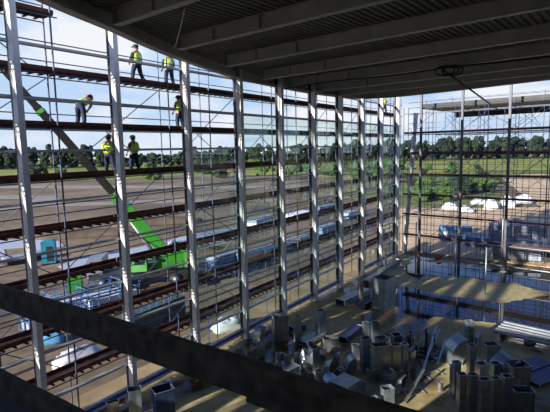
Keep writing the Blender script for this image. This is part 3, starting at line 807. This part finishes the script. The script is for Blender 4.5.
blockpile('wrapped_pack', 'dark blue pack low on the ground right of the middle post', 'pack', G(478, 246, -.03), -.5, 2.6, 1.4, .9, 'rack', 2)
blockpile('panel_stack', 'long stack of grey insulation panels wrapped in white film beyond the right post', 'stack', G(516, 243, -.03), -.45, 5.6, 2.2, 1.9, 'greywrap', 3, None)
pile('plastic_film', 'crumpled white film thrown over the long grey panel stack beyond the right post', 'film', G(516, 243, -.03)+Vector((-.3, .2, 2.03)), -.45, 4.6, 2.0, .5, 'wrap', 77, sag=.5)
blockpile('panel_stack', 'low stack of slate grey sheets in front of the long panel stack', 'stack', G(516, 259, -.03), -.5, 4.2, 1.6, 1.3, 'greywrap', 3)
blockpile('panel_stack', 'dark sheet stack at the right edge behind the guard rail', 'stack', G(556, 262, -.03), -.5, 3.0, 1.6, 1.5, 'dark', 3)
tag(MB().box((0, 0, .13), (.5, .28, .26)).box((.1, .02, .33), (.36, .26, .14)).build('brick_stack', 'brick', None, G(438, 260), .3), 'small stack of pinkish red blocks on the floor edge between two posts', 'bricks')
for (x, y, L, W, H, m, lb) in ((259, 258, 5, 1.4, .8, 'bluewrap', 'long pale blue pack on the site seen between the fourth and fifth columns'),
                            (262, 224, 6, 1.6, .9, 'wrap', 'white pack far out seen between the fourth and fifth columns'),
                            (297, 246, 5, 1.5, .8, 'rack', 'blue pack on the site seen between the fifth and sixth columns'),
                            (298, 219, 6, 1.8, .9, 'greywrap', 'grey pack far out seen between the fifth and sixth columns'),
                            (326, 232, 4.5, 1.5, .8, 'bluewrap', 'pale blue pack on the site seen between the sixth and seventh columns'),
                            (325, 211, 5, 1.6, .9, 'wrap', 'white pack far out seen between the sixth and seventh columns'),
                            (349, 218, 4, 1.5, .9, 'rack', 'blue pack on the site seen between the seventh and eighth columns'),
                            (225, 262, 4, 1.4, .8, 'rack', 'blue pack behind the blue and white rack by the fourth column'),
                            (112, 276, 4, 1.4, .7, 'greywrap', 'grey pack low on the ground left of the crane, by the second column'),
                            (25, 262, 4.0, 1.2, .7, 'dark', 'dark stack on the ground left of the first column')):
    blockpile('material_pack', lb, 'pack', G(x, y, -.1), UA+random.uniform(-.15, .15), L, W, H, m, 2, None, 'greywrap' if m != 'greywrap' else 'wrap')
# distant van and shed at the field edge
t = thing('truck', 'tiny white box truck parked far off at the edge of the field', 'truck', G(205, 171, -.05), .2)
MB().box((0, 0, 2.0), (3.2, 2.4, 2.8)).build('box_body', 'white', t); m_ = MB().box((2.5, 0, 1.4), (1.5, 2.2, 1.8)).build('driver_cab', 'white', t)
for x in (-1, 2.4): MB().tube((x, -1.2, .5), (x, 1.2, .5), .5, 12).build('axle_wheels', 'black', t)
t = thing('shed', 'low red-brown shed far off beside the white truck', 'shed', G(226, 171, -.05), .1)
MB().box((0, 0, 1.8), (14, 5, 3.6)).build('walls', 'brick', t); MB().loft([[(x, y, z) for y, z in ((-3, 3.6), (3, 3.6), (0, 5.0))] for x in (-7.3, 7.3)]).build('roof', 'toe', t)
# spoil heaps
for (x, y, L, W, H, lb, sd_) in ((92, 236, 14, 3.5, .9, 'long low sand heap behind the toilet cabin', 11), (158, 224, 14, 4, 1.0, 'low grey-brown spoil heap behind the crane boom', 12),
                               (300, 203, 12, 4, 1.2, 'earth heap seen through the glass between the fifth and sixth columns', 14)):
    pile('spoil_heap', lb, 'heap', G(x, y, -.12), .2, L, W, H, 'spoil', sd_, sag=.2)

# ------------------------------------------------------------------ trees and bushes
def crown(seed, n, R, zc, sq=.9, br=.42):
    rnd = random.Random(seed); m_ = MB()
    for k in range(n):
        th = rnd.uniform(0, 2*PI); rr = R*math.sqrt(rnd.random())*.75; z_ = zc+rnd.uniform(-.75, .75)*R*sq
        b = R*br*rnd.uniform(.7, 1.25); c_ = Vector((rr*math.cos(th), rr*math.sin(th), z_)); q_ = 8; mm = 6; rings = []
        for j in range(1, mm):
            t_ = PI*j/mm
            rings.append([c_+Vector((math.sin(t_)*math.cos(2*PI*i/q_), math.sin(t_)*math.sin(2*PI*i/q_), -math.cos(t_)*.85))*b*rnd.uniform(.78, 1.2) for i in range(q_)])
        m_.loft(rings)
    return m_
protos = []
for k in range(5):
    t = thing('tree', 'dark green tree in the belt of woodland beyond the field', 'tree', (0, 700, 0), 0, 'woodland trees beyond the field')
    crown(30+k, 26, 5.0, 6.6, 1.25, .36).build('foliage', 'leafA' if k % 2 else 'leafB', t)
    MB().tube((0, 0, 0), (0, 0, 6.5), .35, 7, .2).build('trunk', 'bark', t)
    protos.append(t)
used = set(); rnd = random.Random(5)
i = 0
for row, (Y, step) in enumerate(((345, 10.2), (366, 11))):
    x = -222
    while x < 262:
        p = protos[i % 5]
        sc = rnd.uniform(.85, 1.25)
        img = x/Y*471+275
        hgt = 1.15 if img < 105 else (.72 if img < 200 else (.95 if img < 350 else 1.2))
        s3 = (sc*.95, sc*.95, sc*hgt)
        loc = (x+rnd.uniform(-.4, .4), Y+rnd.uniform(-4, 4), -.1); rz = rnd.uniform(0, 6)
        if i < 5: p.location = loc; p.rotation_euler = (0, 0, rz); p.scale = s3
        else: copy_thing(p, loc, rz, s3)
        x += step*rnd.uniform(.95, 1.1); i += 1
bp = []
for k in range(3):
    t = thing('bush', 'leafy green bush in the scrub beyond the open side scaffold', 'bush', (0, 600, 0), 0, 'bushes beyond the open side')
    crown(60+k, 14, 1.9, 1.7, .75, .45).build('foliage', 'leafC' if k else 'leafB', t)
    MB().tube((0, 0, 0), (0, 0, 1.4), .1, 6, .06).build('stem', 'bark', t); bp.append(t)
spots = [(412, 186), (421, 190), (430, 183), (437, 193), (446, 186), (455, 190), (462, 184), (470, 193), (480, 188), (488, 192), (474, 182), (450, 177), (424, 175), (410, 196), (432, 199), (484, 179),
         (429, 170), (452, 168), (478, 170), (420, 202), (447, 201), (463, 195), (418, 196), (494, 184),
         (35, 176), (44, 175), (60, 178), (216, 178), (152, 180), (262, 176), (300, 172), (330, 176), (285, 180), (240, 173), (275, 171), (310, 173), (345, 169), (370, 173), (390, 178), (395, 170), (318, 168), (255, 168), (232, 168), (360, 180), (382, 184), (205, 174)]
for k, (x, y) in enumerate(spots):
    loc = G(x, y, -.05); s_ = rnd.uniform(.6, 1.1)*(1 if x > 400 else 1.9)
    if k < 3: o = bp[k]; o.location = loc; o.scale = (s_*1.2, s_*1.2, s_)
    else: o = copy_thing(bp[k % 3], loc, rnd.uniform(0, 6), (s_*1.2, s_*1.2, s_))
    if x < 400: o['label'] = 'round green bush at the near edge of the far field'; o['group'] = 'bushes at the field edge'

# ------------------------------------------------------------------ ducts
def shell(m_, rings, t=.012):
    """hollow rectangular duct from rings of 4 points each (outer); open ends"""
    R_ = [[Vector(p) for p in r] for r in rings]
    inner_ = []
    for r in R_:
        c_ = sum(r, Vector())/4; inner_.append([p+(c_-p).normalized()*t*1.5 for p in r])
    n = len(R_)
    vs = [p for r in R_ for p in r]+[p for r in inner_ for p in r]; o = 4*n; fs = []
    for j in range(n-1):
        for i in range(4):
            a, b = j*4+i, j*4+(i+1) % 4
            fs.append((a, b, b+4, a+4)); fs.append((o+a, o+a+4, o+b+4, o+b))
    for i in range(4):
        a, b = i, (i+1) % 4; fs.append((a, o+a, o+b, b))
        a, b = (n-1)*4+i, (n-1)*4+(i+1) % 4; fs.append((a, b, o+b, o+a))
    m_.add(vs, fs)
def flange(m_, ring, nrm, w=.03, th=.025):
    r = [Vector(p) for p in ring]; c_ = sum(r, Vector())/4; nrm = Vector(nrm).normalized()
    out = [p+(p-c_).normalized()*w for p in r]
    for i in range(4):
        a, b, a2, b2 = r[i], r[(i+1) % 4], out[i], out[(i+1) % 4]
        vs = [a-nrm*th/2, b-nrm*th/2, b2-nrm*th/2, a2-nrm*th/2, a+nrm*th/2, b+nrm*th/2, b2+nrm*th/2, a2+nrm*th/2]
        m_.add(vs, [(0,3,2,1),(4,5,6,7),(0,1,5,4),(2,3,7,6),(1,2,6,5),(0,4,7,3)])
def seam(m_, r0, r1):
    for i in (0, 1, 2, 3):
        a = (Vector(r0[i])+Vector(r0[(i+1) % 4]))/2; b = (Vector(r1[i])+Vector(r1[(i+1) % 4]))/2
        c0_ = sum((Vector(p) for p in r0), Vector())/4; nn_ = (a-c0_).normalized()*.008
        m_.tube(a+nn_*.2, b+nn_*.2, .008, 4)
DG = 'sheet metal ducts on the hall floor'
def ring_rect(w, d, z, sx=1, sy=1, ox=0, oy=0): return [(ox+sx*x*w/2, oy+sy*y*d/2, z) for x, y in ((-1, -1), (1, -1), (1, 1), (-1, 1))]
def up_duct(lb, x, yb, wpx, hpx, rz=.4, ratio=.7, m='galv', top=1.0, name='duct', tilt=0.0):
    """upright rectangular duct piece standing at photo ground point x, yb"""
    p = G(x, yb); k = p.y/FPX; w = wpx*k/(abs(math.cos(rz))+ratio*abs(math.sin(rz))); d_ = w*ratio; h = hpx*k*1.02
    p = p+Vector((0, d_*.4, .028))
    t = thing(name, lb, 'duct', p, rz, DG)
    r0, r1 = ring_rect(w, d_, 0), ring_rect(w*top, d_*top, h)
    m_ = MB(); shell(m_, [r0, r1]); seam(m_, r0, r1); m_.build('duct_wall', m, t)
    for r in (r0, r1):
        m_ = MB(); flange(m_, r, (0, 0, 1)); m_.build('flange', 'flange', t)
    if tilt: t.rotation_euler = (tilt, 0, rz)
    return t
def lie_duct(lb, x0, y0, x1, y1, w, h, m='galv', name='duct', zb=.0, taper=1.0, roll=0.0):
    a, b = G(x0, y0), G(x1, y1); d_ = b-a; L = d_.length
    t = thing(name, lb, 'duct', (a.x, a.y, zb+.035), math.atan2(d_.y, d_.x), DG)
    r0 = [(0, y*w/2, z*h) for y, z in ((-1, 0), (1, 0), (1, 1), (-1, 1))]; r1 = [(L, y*w/2*taper, z*h*taper) for y, z in ((-1, 0), (1, 0), (1, 1), (-1, 1))]
    m_ = MB(); shell(m_, [r0, r1]); seam(m_, r0, r1); m_.build('duct_wall', m, t)
    for r in (r0, r1):
        m_ = MB(); flange(m_, r, (1, 0, 0)); m_.build('flange', 'flange', t)
    return t
def elbow(lb, x, yb, wpx, hpx, rz=0, m='galv', depth=.6, ang=90, name='duct_elbow'):
    """bend: starts flat on the floor, curves over to one side"""
    p = G(x, yb); k = p.y/FPX; w = wpx*k; h = hpx*k
    t = thing(name, lb, 'duct', p+Vector((0, 0, .03)), rz, DG)
    R0, R1 = w*.25, w*.95; rings = []
    cx = w*.6
    for q in range(9):
        an = PI-math.radians(ang)*q/8
        rings.append([(cx+r_*math.cos(an), y_*depth/2, r_*math.sin(an)*h/w) for r_, y_ in ((R0, -1), (R0, 1), (R1, 1), (R1, -1))])
    m_ = MB(); shell(m_, rings); m_.build('duct_wall', m, t)
    m_ = MB(); flange(m_, rings[0], (0, 0, 1)); m_.build('flange', 'flange', t)
    m_ = MB(); flange(m_, rings[-1], (math.sin(math.radians(ang)), 0, -math.cos(math.radians(ang))+.01)); m_.build('flange', 'flange', t)
    return t
#  -- along the glass wall
up_duct('large closed pale duct standing alone at the edge of the middle puddle', 385, 309, 25, 31, .75, .9, 'galv')
up_duct('wide upright duct with dark open top beside the fifth column', 280, 341, 17, 26, .35, .55, 'galv')
up_duct('slim upright duct right of the wide one by the fifth column', 298, 342, 8, 26, .3, .8, 'galv2')
up_duct('tall upright duct with a bright stripe, right of the lying duct', 321, 338, 11, 28, .5, .8, 'galv')
lie_duct('flat grey duct lying on the floor in front of the tall striped duct', 302, 346, 318, 337, .75, .22, 'galv')
lie_duct('short blue-grey duct lying behind the slim upright duct', 291, 332, 304, 329, .5, .3, 'bluesheet')
elbow('pale bent duct piece standing close to the sill by the fourth column', 258, 343, 9, 18, .9, 'galv2', .5)
up_duct('small upright duct standing alone left of the heap, near the fourth column', 261, 358, 8, 16, .2, .5, 'galv')
pile('crumpled_sheet', 'crumpled grey sheet lying on the floor near the foot of the fourth column', 'sheet', G(240, 357), .3, .75, .5, .42, 'galv2', 21, sag=.5)
up_duct('dark open topped duct partly behind the guard plank near the third column', 195, 376, 15, 30, .4, .8, 'galv')
up_duct('slim upright duct between the third column and the guard plank', 209, 363, 6, 19, .3, .8, 'galv')
#  -- heap in the middle
up_duct('left one of a pair of short upright ducts above the guard plank', 279, 372, 6, 19, .3, .8, 'galv')
up_duct('right one of a pair of short upright ducts above the guard plank', 287.5, 372, 8, 19, .3, .7, 'galv')
lie_duct('large flat open duct lying just above the guard plank', 272, 384, 293, 374, 1.0, .55, 'galv')
pile('flexible_duct', 'shiny crumpled flexible duct in the heap left of the dark upright duct', 'duct', G(305, 368), .4, .55, .5, .9, 'galvb', 22, sag=.45)
up_duct('dark upright duct with open top in the middle of the left heap', 315, 371, 11, 24, .5, .8, 'galv')
up_duct('small bluish upright piece at the back of the left heap', 311, 352, 6, 9, .2, .8, 'bluesheet')
up_duct('upright duct with pale rim just above the guard plank', 320, 394, 8, 24, .5, .9, 'galv2')
up_duct('narrow dark duct left of the pale rimmed one above the guard plank', 304, 388, 8, 17, .3, .9, 'galv')
up_duct('flat pale topped duct box at the back of the left heap', 331, 354, 21, 15, .15, .7, 'galv2', .8)
lie_duct('long dark blue duct lying behind the flat pale box', 342, 343, 358, 330, .6, .3, 'bluesheet')
elbow('bluish bent duct in the left heap right of the dark upright duct', 324, 380, 12, 20, -.3, 'galv', .7)
elbow('shiny bent duct with a bright glint low in the left heap', 328, 389, 13, 14, .5, 'galvb', .7)
t = thing('sheet_panel', 'bright white metal sheet leaning in the left heap', 'sheet', G(336, 366)+Vector((0, 0, .35)), .2); MB().loft([[(x, y, z) for x, z in ((-.2, 0), (.18, .05), (.2, .38), (-.02, .3))] for y in (0, .015)]).build('sheet', 'galvb', t); MB().box((0, .12, -.16), (.3, .2, .36)).build('prop_block', 'galv', t); t['group'] = DG
elbow('dark bent duct with pale top edge right of the white sheet', 348, 374, 12, 20, .1, 'galv', .6)
lie_duct('large dark open duct box lying at the front of the left heap', 338, 402, 352, 393, .95, .75, 'galv')
up_duct('small open tube end, left of two, at the bottom of the left heap', 348, 407, 7, 9, .4, .8, 'flange')
up_duct('small open tube end, right of two, at the bottom of the left heap', 357.5, 406, 7, 9, .5, .8, 'flange')
up_duct('left tall upright duct of the pair behind the big panel duct', 366, 344, 7, 22, .3, .8, 'galv')
up_duct('right tall upright duct of the pair behind the big panel duct', 375.5, 344, 9, 22, .2, .7, 'galv')
up_duct('upright duct with slanted top left of the big panel duct', 366, 371, 11, 34, .3, .8, 'galv')
up_duct('broad pale panel sided duct with slanting shadows in the middle heap', 381, 378, 20, 34, .25, .6, 'galv2')
up_duct('brownish upright duct right of the broad panel duct', 396, 375, 10, 31, .2, .8, 'galv2')
up_duct('dark upright duct at the right end of the middle heap', 405, 372, 7, 29, .2, .9, 'galv')
up_duct('tilted grey duct behind the broad panel duct', 382, 352, 13, 14, .3, .7, 'galv', 1.0, 'duct', .0)
up_duct('blue grey bin shaped duct behind the brownish duct', 397, 352, 10, 17, .2, .9, 'bluesheet', 1.1)
up_duct('small upright duct with a dark side standing clear in front of the broad panel duct', 371, 382, 8, 13, .5, .6, 'galv2')
elbow('pale bent duct tipped on the floor in the front pile', 387, 381, 11, 12, .3, 'galvb', .55)
elbow('round shouldered grey bend lying right in the front pile', 398, 390, 10, 16, -.6, 'galv', .6)
elbow('small grey bend behind the pale one in the front pile', 393, 376, 9, 9, 1.2, 'galv2', .5)
lie_duct('thin ring shaped duct collar left in the front pile', 381, 382, 386, 380, .5, .12, 'galv2')
up_duct('square dark duct box standing in front of the front pile', 388, 408, 14, 20, .25, .8, 'galv')
up_duct('sloped grey duct cone at the bottom edge left of the square box', 375, 414, 14, 16, .6, .8, 'galv', .55)
for k, (x, yb, w_, h_, m_, tp, lb) in enumerate((
    (297, 366, 7, 14, 'galv', 1, 'small dark duct between the pair of short uprights and the crumpled flexible duct'),
    (311, 388, 8, 13, 'galv2', 1, 'low open duct just left of the pale rimmed upright above the guard plank'),
    (322, 362, 8, 13, 'galv', 1, 'short duct behind the bluish bend in the left heap'),
    (341, 384, 9, 15, 'galv', .8, 'short tapered duct below the white sheet in the left heap'),
    (356, 360, 8, 15, 'galv', 1, 'dark upright duct between the white sheet and the slanted top duct'),
    (333, 398, 8, 11, 'galv2', 1, 'low duct left of the large dark open box'),
    (313, 401, 9, 11, 'galv', 1, 'low duct half hidden by the guard plank under the pale rimmed upright'),
    (296, 391, 10, 12, 'galv', 1, 'low duct half hidden by the guard plank below the large flat open duct'),
    (362, 392, 8, 10, 'galv', .7, 'short tapered duct on the floor right of the large dark open box'),
    (386, 362, 8, 12, 'galv', 1, 'narrow duct top showing between the broad panel duct and the bin shaped one'),
    (413, 368, 6, 17, 'galv', 1, 'slim duct at the right end of the middle heap, next to the loose rails'),
    (441, 392, 5, 9, 'galv2', 1, 'small low duct standing left of the very thin duct'))):
    up_duct(lb, x, yb, w_, h_, .2+.1*(k % 4), .8, m_, tp)
#  -- right group
up_duct('dark upright duct at the back of the right group', 470, 345, 8, 24, .15, .9, 'galv')
lie_duct('narrow strip leaning beside the dark back duct of the right group', 476, 347, 480, 341, .15, .5, 'galv2')
elbow('curved pale bend with a bright glint at the left of the right group', 452, 362, 19, 28, .1, 'galv', .9)
up_duct('tall slim duct right of the curved pale bend', 472, 378, 9, 34, .2, .8, 'galv2')
up_duct('tall narrow dark duct left in the right group', 456.5, 400, 8, 40, .15, .8, 'galv')
up_duct('tall duct in front of the narrow dark one in the right group', 462, 416, 9, 44, .1, .9, 'galv2')
up_duct('very thin duct at the left edge of the right group', 452, 396, 4, 32, .1, 1.0, 'galv')
up_duct('upright front duct with pale rim, left of four in the right group', 473, 416, 9, 44, .15, .8, 'galv')
up_duct('upright front duct with pale rim, second of four in the right group', 484.5, 419, 12, 42, .15, .7, 'galv2')
up_duct('upright front duct with pale rim, third of four in the right group', 496, 416, 9, 40, .1, .8, 'galv2')
up_duct('upright front duct with pale rim, right of four in the right group', 507, 415, 10, 41, .1, .9, 'galv')
up_duct('box shaped duct with pale top behind the four front ducts, left one', 482, 390, 11, 27, .2, .9, 'galvb')
up_duct('box shaped duct with pale top behind the four front ducts, right one', 496, 388, 10, 25, .2, .9, 'galv')
up_duct('pale grey wide duct at the back of the right group', 492, 370, 15, 26, .1, .7, 'galv')
up_duct('wide pale hood shaped duct right of the four front ducts', 519, 394, 18, 30, .1, .8, 'galv2', 1.25)
elbow('dark wide bend behind the hood shaped duct', 500, 384, 20, 30, .25, 'galv', 1.2)
up_duct('low front duct box with a dark slot at the bottom right', 524.5, 417, 22, 27, -.15, .7, 'galv')
for k, (x0, y0, x1, y1) in enumerate(((518, 372, 545, 362), (530, 384, 556, 374))):
    lie_duct(['flat dark blue sheet duct on the floor behind the hood shaped duct', 'flat dark blue sheet duct at the right edge behind the low front box'][k], x0, y0, x1, y1, .9, .12, 'bluesheet')
#  -- bottom left
up_duct('dark tall duct at the foot of the second column', 135, 424, 16, 36, .35, .8, 'galv')
up_duct('blue grey duct box with a framed dark opening on top, bottom left', 163, 428, 26, 40, .55, .8, 'bluesheet')
up_duct('small pale framed duct piece left of the second column foot', 113, 423, 13, 22, .5, .5, 'galvb')
lie_duct('flat blue metal channel lying on the ground left of the second column foot', 84, 418, 122, 398, .35, .16, 'bluesheet')
#  -- by the door opening
lie_duct('long thin grey duct lying on the floor beyond the door gap', 366, 284, 397, 262, .5, .25, 'galv2')
lie_duct('dark duct lying in the shade behind the large closed duct', 340, 306, 366, 294, .7, .4, 'galv')
up_duct('small upright pipe post on the floor by the ninth column', 386, 271, 2.2, 18, .2, 1, 'flange')
up_duct('slim post shaped duct standing in front of the seventh column', 361.5, 308, 4, 27, .2, 1, 'galv2')
# ------------------------------------------------------------------ rails, frames, ladder on the floor
def rail_obj(lb, x0, y0, x1, y1, z0, z1, w=.10, h=.07, m='flange'):
    a, b = G(x0, y0, z0), G(x1, y1, z1); t = thing('metal_rail', lb, 'rail', a, 0, 'loose metal rails right of the middle heap')
    d_ = b-a; dn = d_.normalized(); sd = dn.cross(Vector((0, 0, 1))).normalized(); u_ = sd.cross(dn)
    prof_ = [(-w/2, 0), (w/2, 0), (w/2, h), (w/2-.012, h), (w/2-.012, .012), (-w/2+.012, .012), (-w/2+.012, h), (-w/2, h)]
    MB().loft([[p_+sd*x_+u_*z_ for x_, z_ in prof_] for p_ in (Vector((0, 0, 0)), d_)]).build('channel', m, t)
rail_obj('long metal rail whose near end lies lowest, right of the front pile', 405, 403, 424, 370, .02, .6)
rail_obj('long metal rail rising from the bright joint towards the puddle', 421, 378, 437, 326, .1, .7)
rail_obj('metal rail lying beside the rising one, farther right', 437, 365, 446, 340, .02, .3)
rail_obj('metal rail crossing the bundle towards the middle heap', 408, 352, 431, 334, .3, .35)
rail_obj('metal rail parallel to the crossing one, higher up', 403, 342, 424, 326, .5, .4, .14, .1, 'galv')
rail_obj('thin metal rail in front of the rising one', 424, 366, 440, 329, .05, .3, .07, .05)
for k, (x, y, lb) in enumerate(((414, 392, 'small rectangular metal frame lying flat beside the lowest rail'), (434, 375, 'small rectangular metal frame lying flat right of the bright joint'))):
    t = thing('floor_frame', lb, 'frame', G(x, y)+Vector((0, 0, .02)), .2+.3*k, 'small frames on the floor')
    m_ = MB()
    for c_, s_ in (((0, -.25, 0), (.9, .04, .04)), ((0, .25, 0), (.9, .04, .04)), ((-.43, 0, 0), (.04, .5, .04)), ((.43, 0, 0), (.04, .5, .04))): m_.box(c_, s_)
    m_.build('frame', 'flange', t)
# tangle of brackets behind the rails
for k in range(20):
    x, y = 405+random.uniform(0, 34), 345+random.uniform(0, 16)
    t = thing('bracket', 'dark angle bracket in the tangle behind the loose rails', 'bracket', G(x, y)+Vector((0, 0, .05)), random.uniform(0, 3), 'angle brackets behind the loose rails')
    L = random.uniform(.7, 1.4); m_ = MB(); m_.box((0, 0, .0), (L, .06, .07)); m_.box((L/2, 0, L*.35), (.06, .06, L*.7)); m_.build('angle', 'galv' if k % 2 else 'dark', t)
# pale profiles by the puddle
a, b = G(493, 336), G(575, 356)
d_ = (b-a); ang = math.atan2(d_.y, d_.x)
for k in range(5):
    p = a+Vector((-d_.y, d_.x, 0)).normalized()*(.0+.46*k)+Vector((0, 0, .0))
    t = thing('pale_profile', ['nearest', 'second', 'third', 'fourth', 'farthest'][k]+' of the long pale aluminium profiles lying by the puddle', 'profile', p, ang, 'pale profiles lying by the puddle')
    MB().box((d_.length/2, 0, .30), (d_.length, .17, .13)).build('profile', 'tube_light', t)
    for x_ in (.5, d_.length-.5): MB().box((x_, 0, .117), (.15, .3, .23)).build('bearer', 'timber', t)
tag(MB().box((0, 0, .1), (.5, .4, .2)).build('rubble_block', 'concrete', None, G(530, 342)+Vector((0, 0, 0)), .5), 'small pale rubble block on the floor below the pale profiles', 'rubble')

# ------------------------------------------------------------------ sky and sun
w = bpy.data.worlds.new('sky'); scn.world = w; w.use_nodes = True
nt = w.node_tree; bg = nt.nodes['Background']
tc = nt.nodes.new('ShaderNodeTexCoord'); sep = nt.nodes.new('ShaderNodeSeparateXYZ'); nt.links.new(tc.outputs['Generated'], sep.inputs[0])
rmp = nt.nodes.new('ShaderNodeValToRGB'); e = rmp.color_ramp.elements
e[0].position = .0; e[0].color = (.62, .76, .94, 1); e[1].position = .9; e[1].color = (.06, .15, .48, 1)
e3 = e.new(.22); e3.color = (.44, .65, .95, 1)
e4 = e.new(.50); e4.color = (.09, .21, .66, 1)
dt = nt.nodes.new('ShaderNodeVectorMath'); dt.operation = 'DOT_PRODUCT'; dt.inputs[1].default_value = (.745, .665, 0); nt.links.new(tc.outputs['Generated'], dt.inputs[0])
m1 = nt.nodes.new('ShaderNodeMath'); m1.operation = 'SUBTRACT'; m1.inputs[1].default_value = .35; m1.use_clamp = True; nt.links.new(dt.outputs['Value'], m1.inputs[0])
m2 = nt.nodes.new('ShaderNodeMath'); m2.operation = 'MULTIPLY_ADD'; m2.inputs[1].default_value = 1.3; m2.inputs[2].default_value = 1.0; nt.links.new(m1.outputs[0], m2.inputs[0])
m3 = nt.nodes.new('ShaderNodeMath'); m3.operation = 'MULTIPLY'; nt.links.new(m2.outputs[0], m3.inputs[0]); nt.links.new(sep.outputs['Z'], m3.inputs[1])
nt.links.new(m3.outputs[0], rmp.inputs['Fac'])
mp = nt.nodes.new('ShaderNodeMapping'); mp.inputs['Scale'].default_value = (1, 1, 2.4); mp.inputs['Location'].default_value = (.35, .1, .0); nt.links.new(tc.outputs['Generated'], mp.inputs[0])
nz = nt.nodes.new('ShaderNodeTexNoise'); nz.inputs['Scale'].default_value = 3.2; nz.inputs['Detail'].default_value = 8; nz.inputs['Roughness'].default_value = .55; nt.links.new(mp.outputs[0], nz.inputs['Vector'])
cr = nt.nodes.new('ShaderNodeValToRGB'); cr.color_ramp.elements[0].position = .43; cr.color_ramp.elements[1].position = .58; m4 = nt.nodes.new('ShaderNodeMath'); m4.operation = 'MULTIPLY_ADD'; m4.inputs[1].default_value = -.22; nt.links.new(m3.outputs[0], m4.inputs[0]); nt.links.new(nz.outputs['Fac'], m4.inputs[2])
nt.links.new(m4.outputs[0], cr.inputs['Fac'])
mx = nt.nodes.new('ShaderNodeMix'); mx.data_type = 'RGBA'; nt.links.new(cr.outputs['Color'], mx.inputs[0]); nt.links.new(rmp.outputs['Color'], mx.inputs[6]); mx.inputs[7].default_value = (.90, .93, .98, 1)
nt.links.new(mx.outputs[2], bg.inputs['Color']); bg.inputs['Strength'].default_value = 1.0
sd = bpy.data.lights.new('sun', 'SUN'); so = bpy.data.objects.new('sun', sd); col.objects.link(so)
sd.energy = 8.0; sd.angle = math.radians(.53); sd.color = (1, .95, .86)
AZ = Vector((-.745, -.665)).normalized(); EL = math.radians(17.5)
sv = Vector((AZ.x*math.cos(EL), AZ.y*math.cos(EL), math.sin(EL)))
so.rotation_euler = sv.to_track_quat('Z', 'Y').to_euler(); so.location = (-30, -40, 40)

scn.view_settings.view_transform = 'Standard'; scn.view_settings.look = 'None'; scn.view_settings.gamma = 1; scn.view_settings.exposure = 0.0
scn.view_settings.use_curve_mapping = False
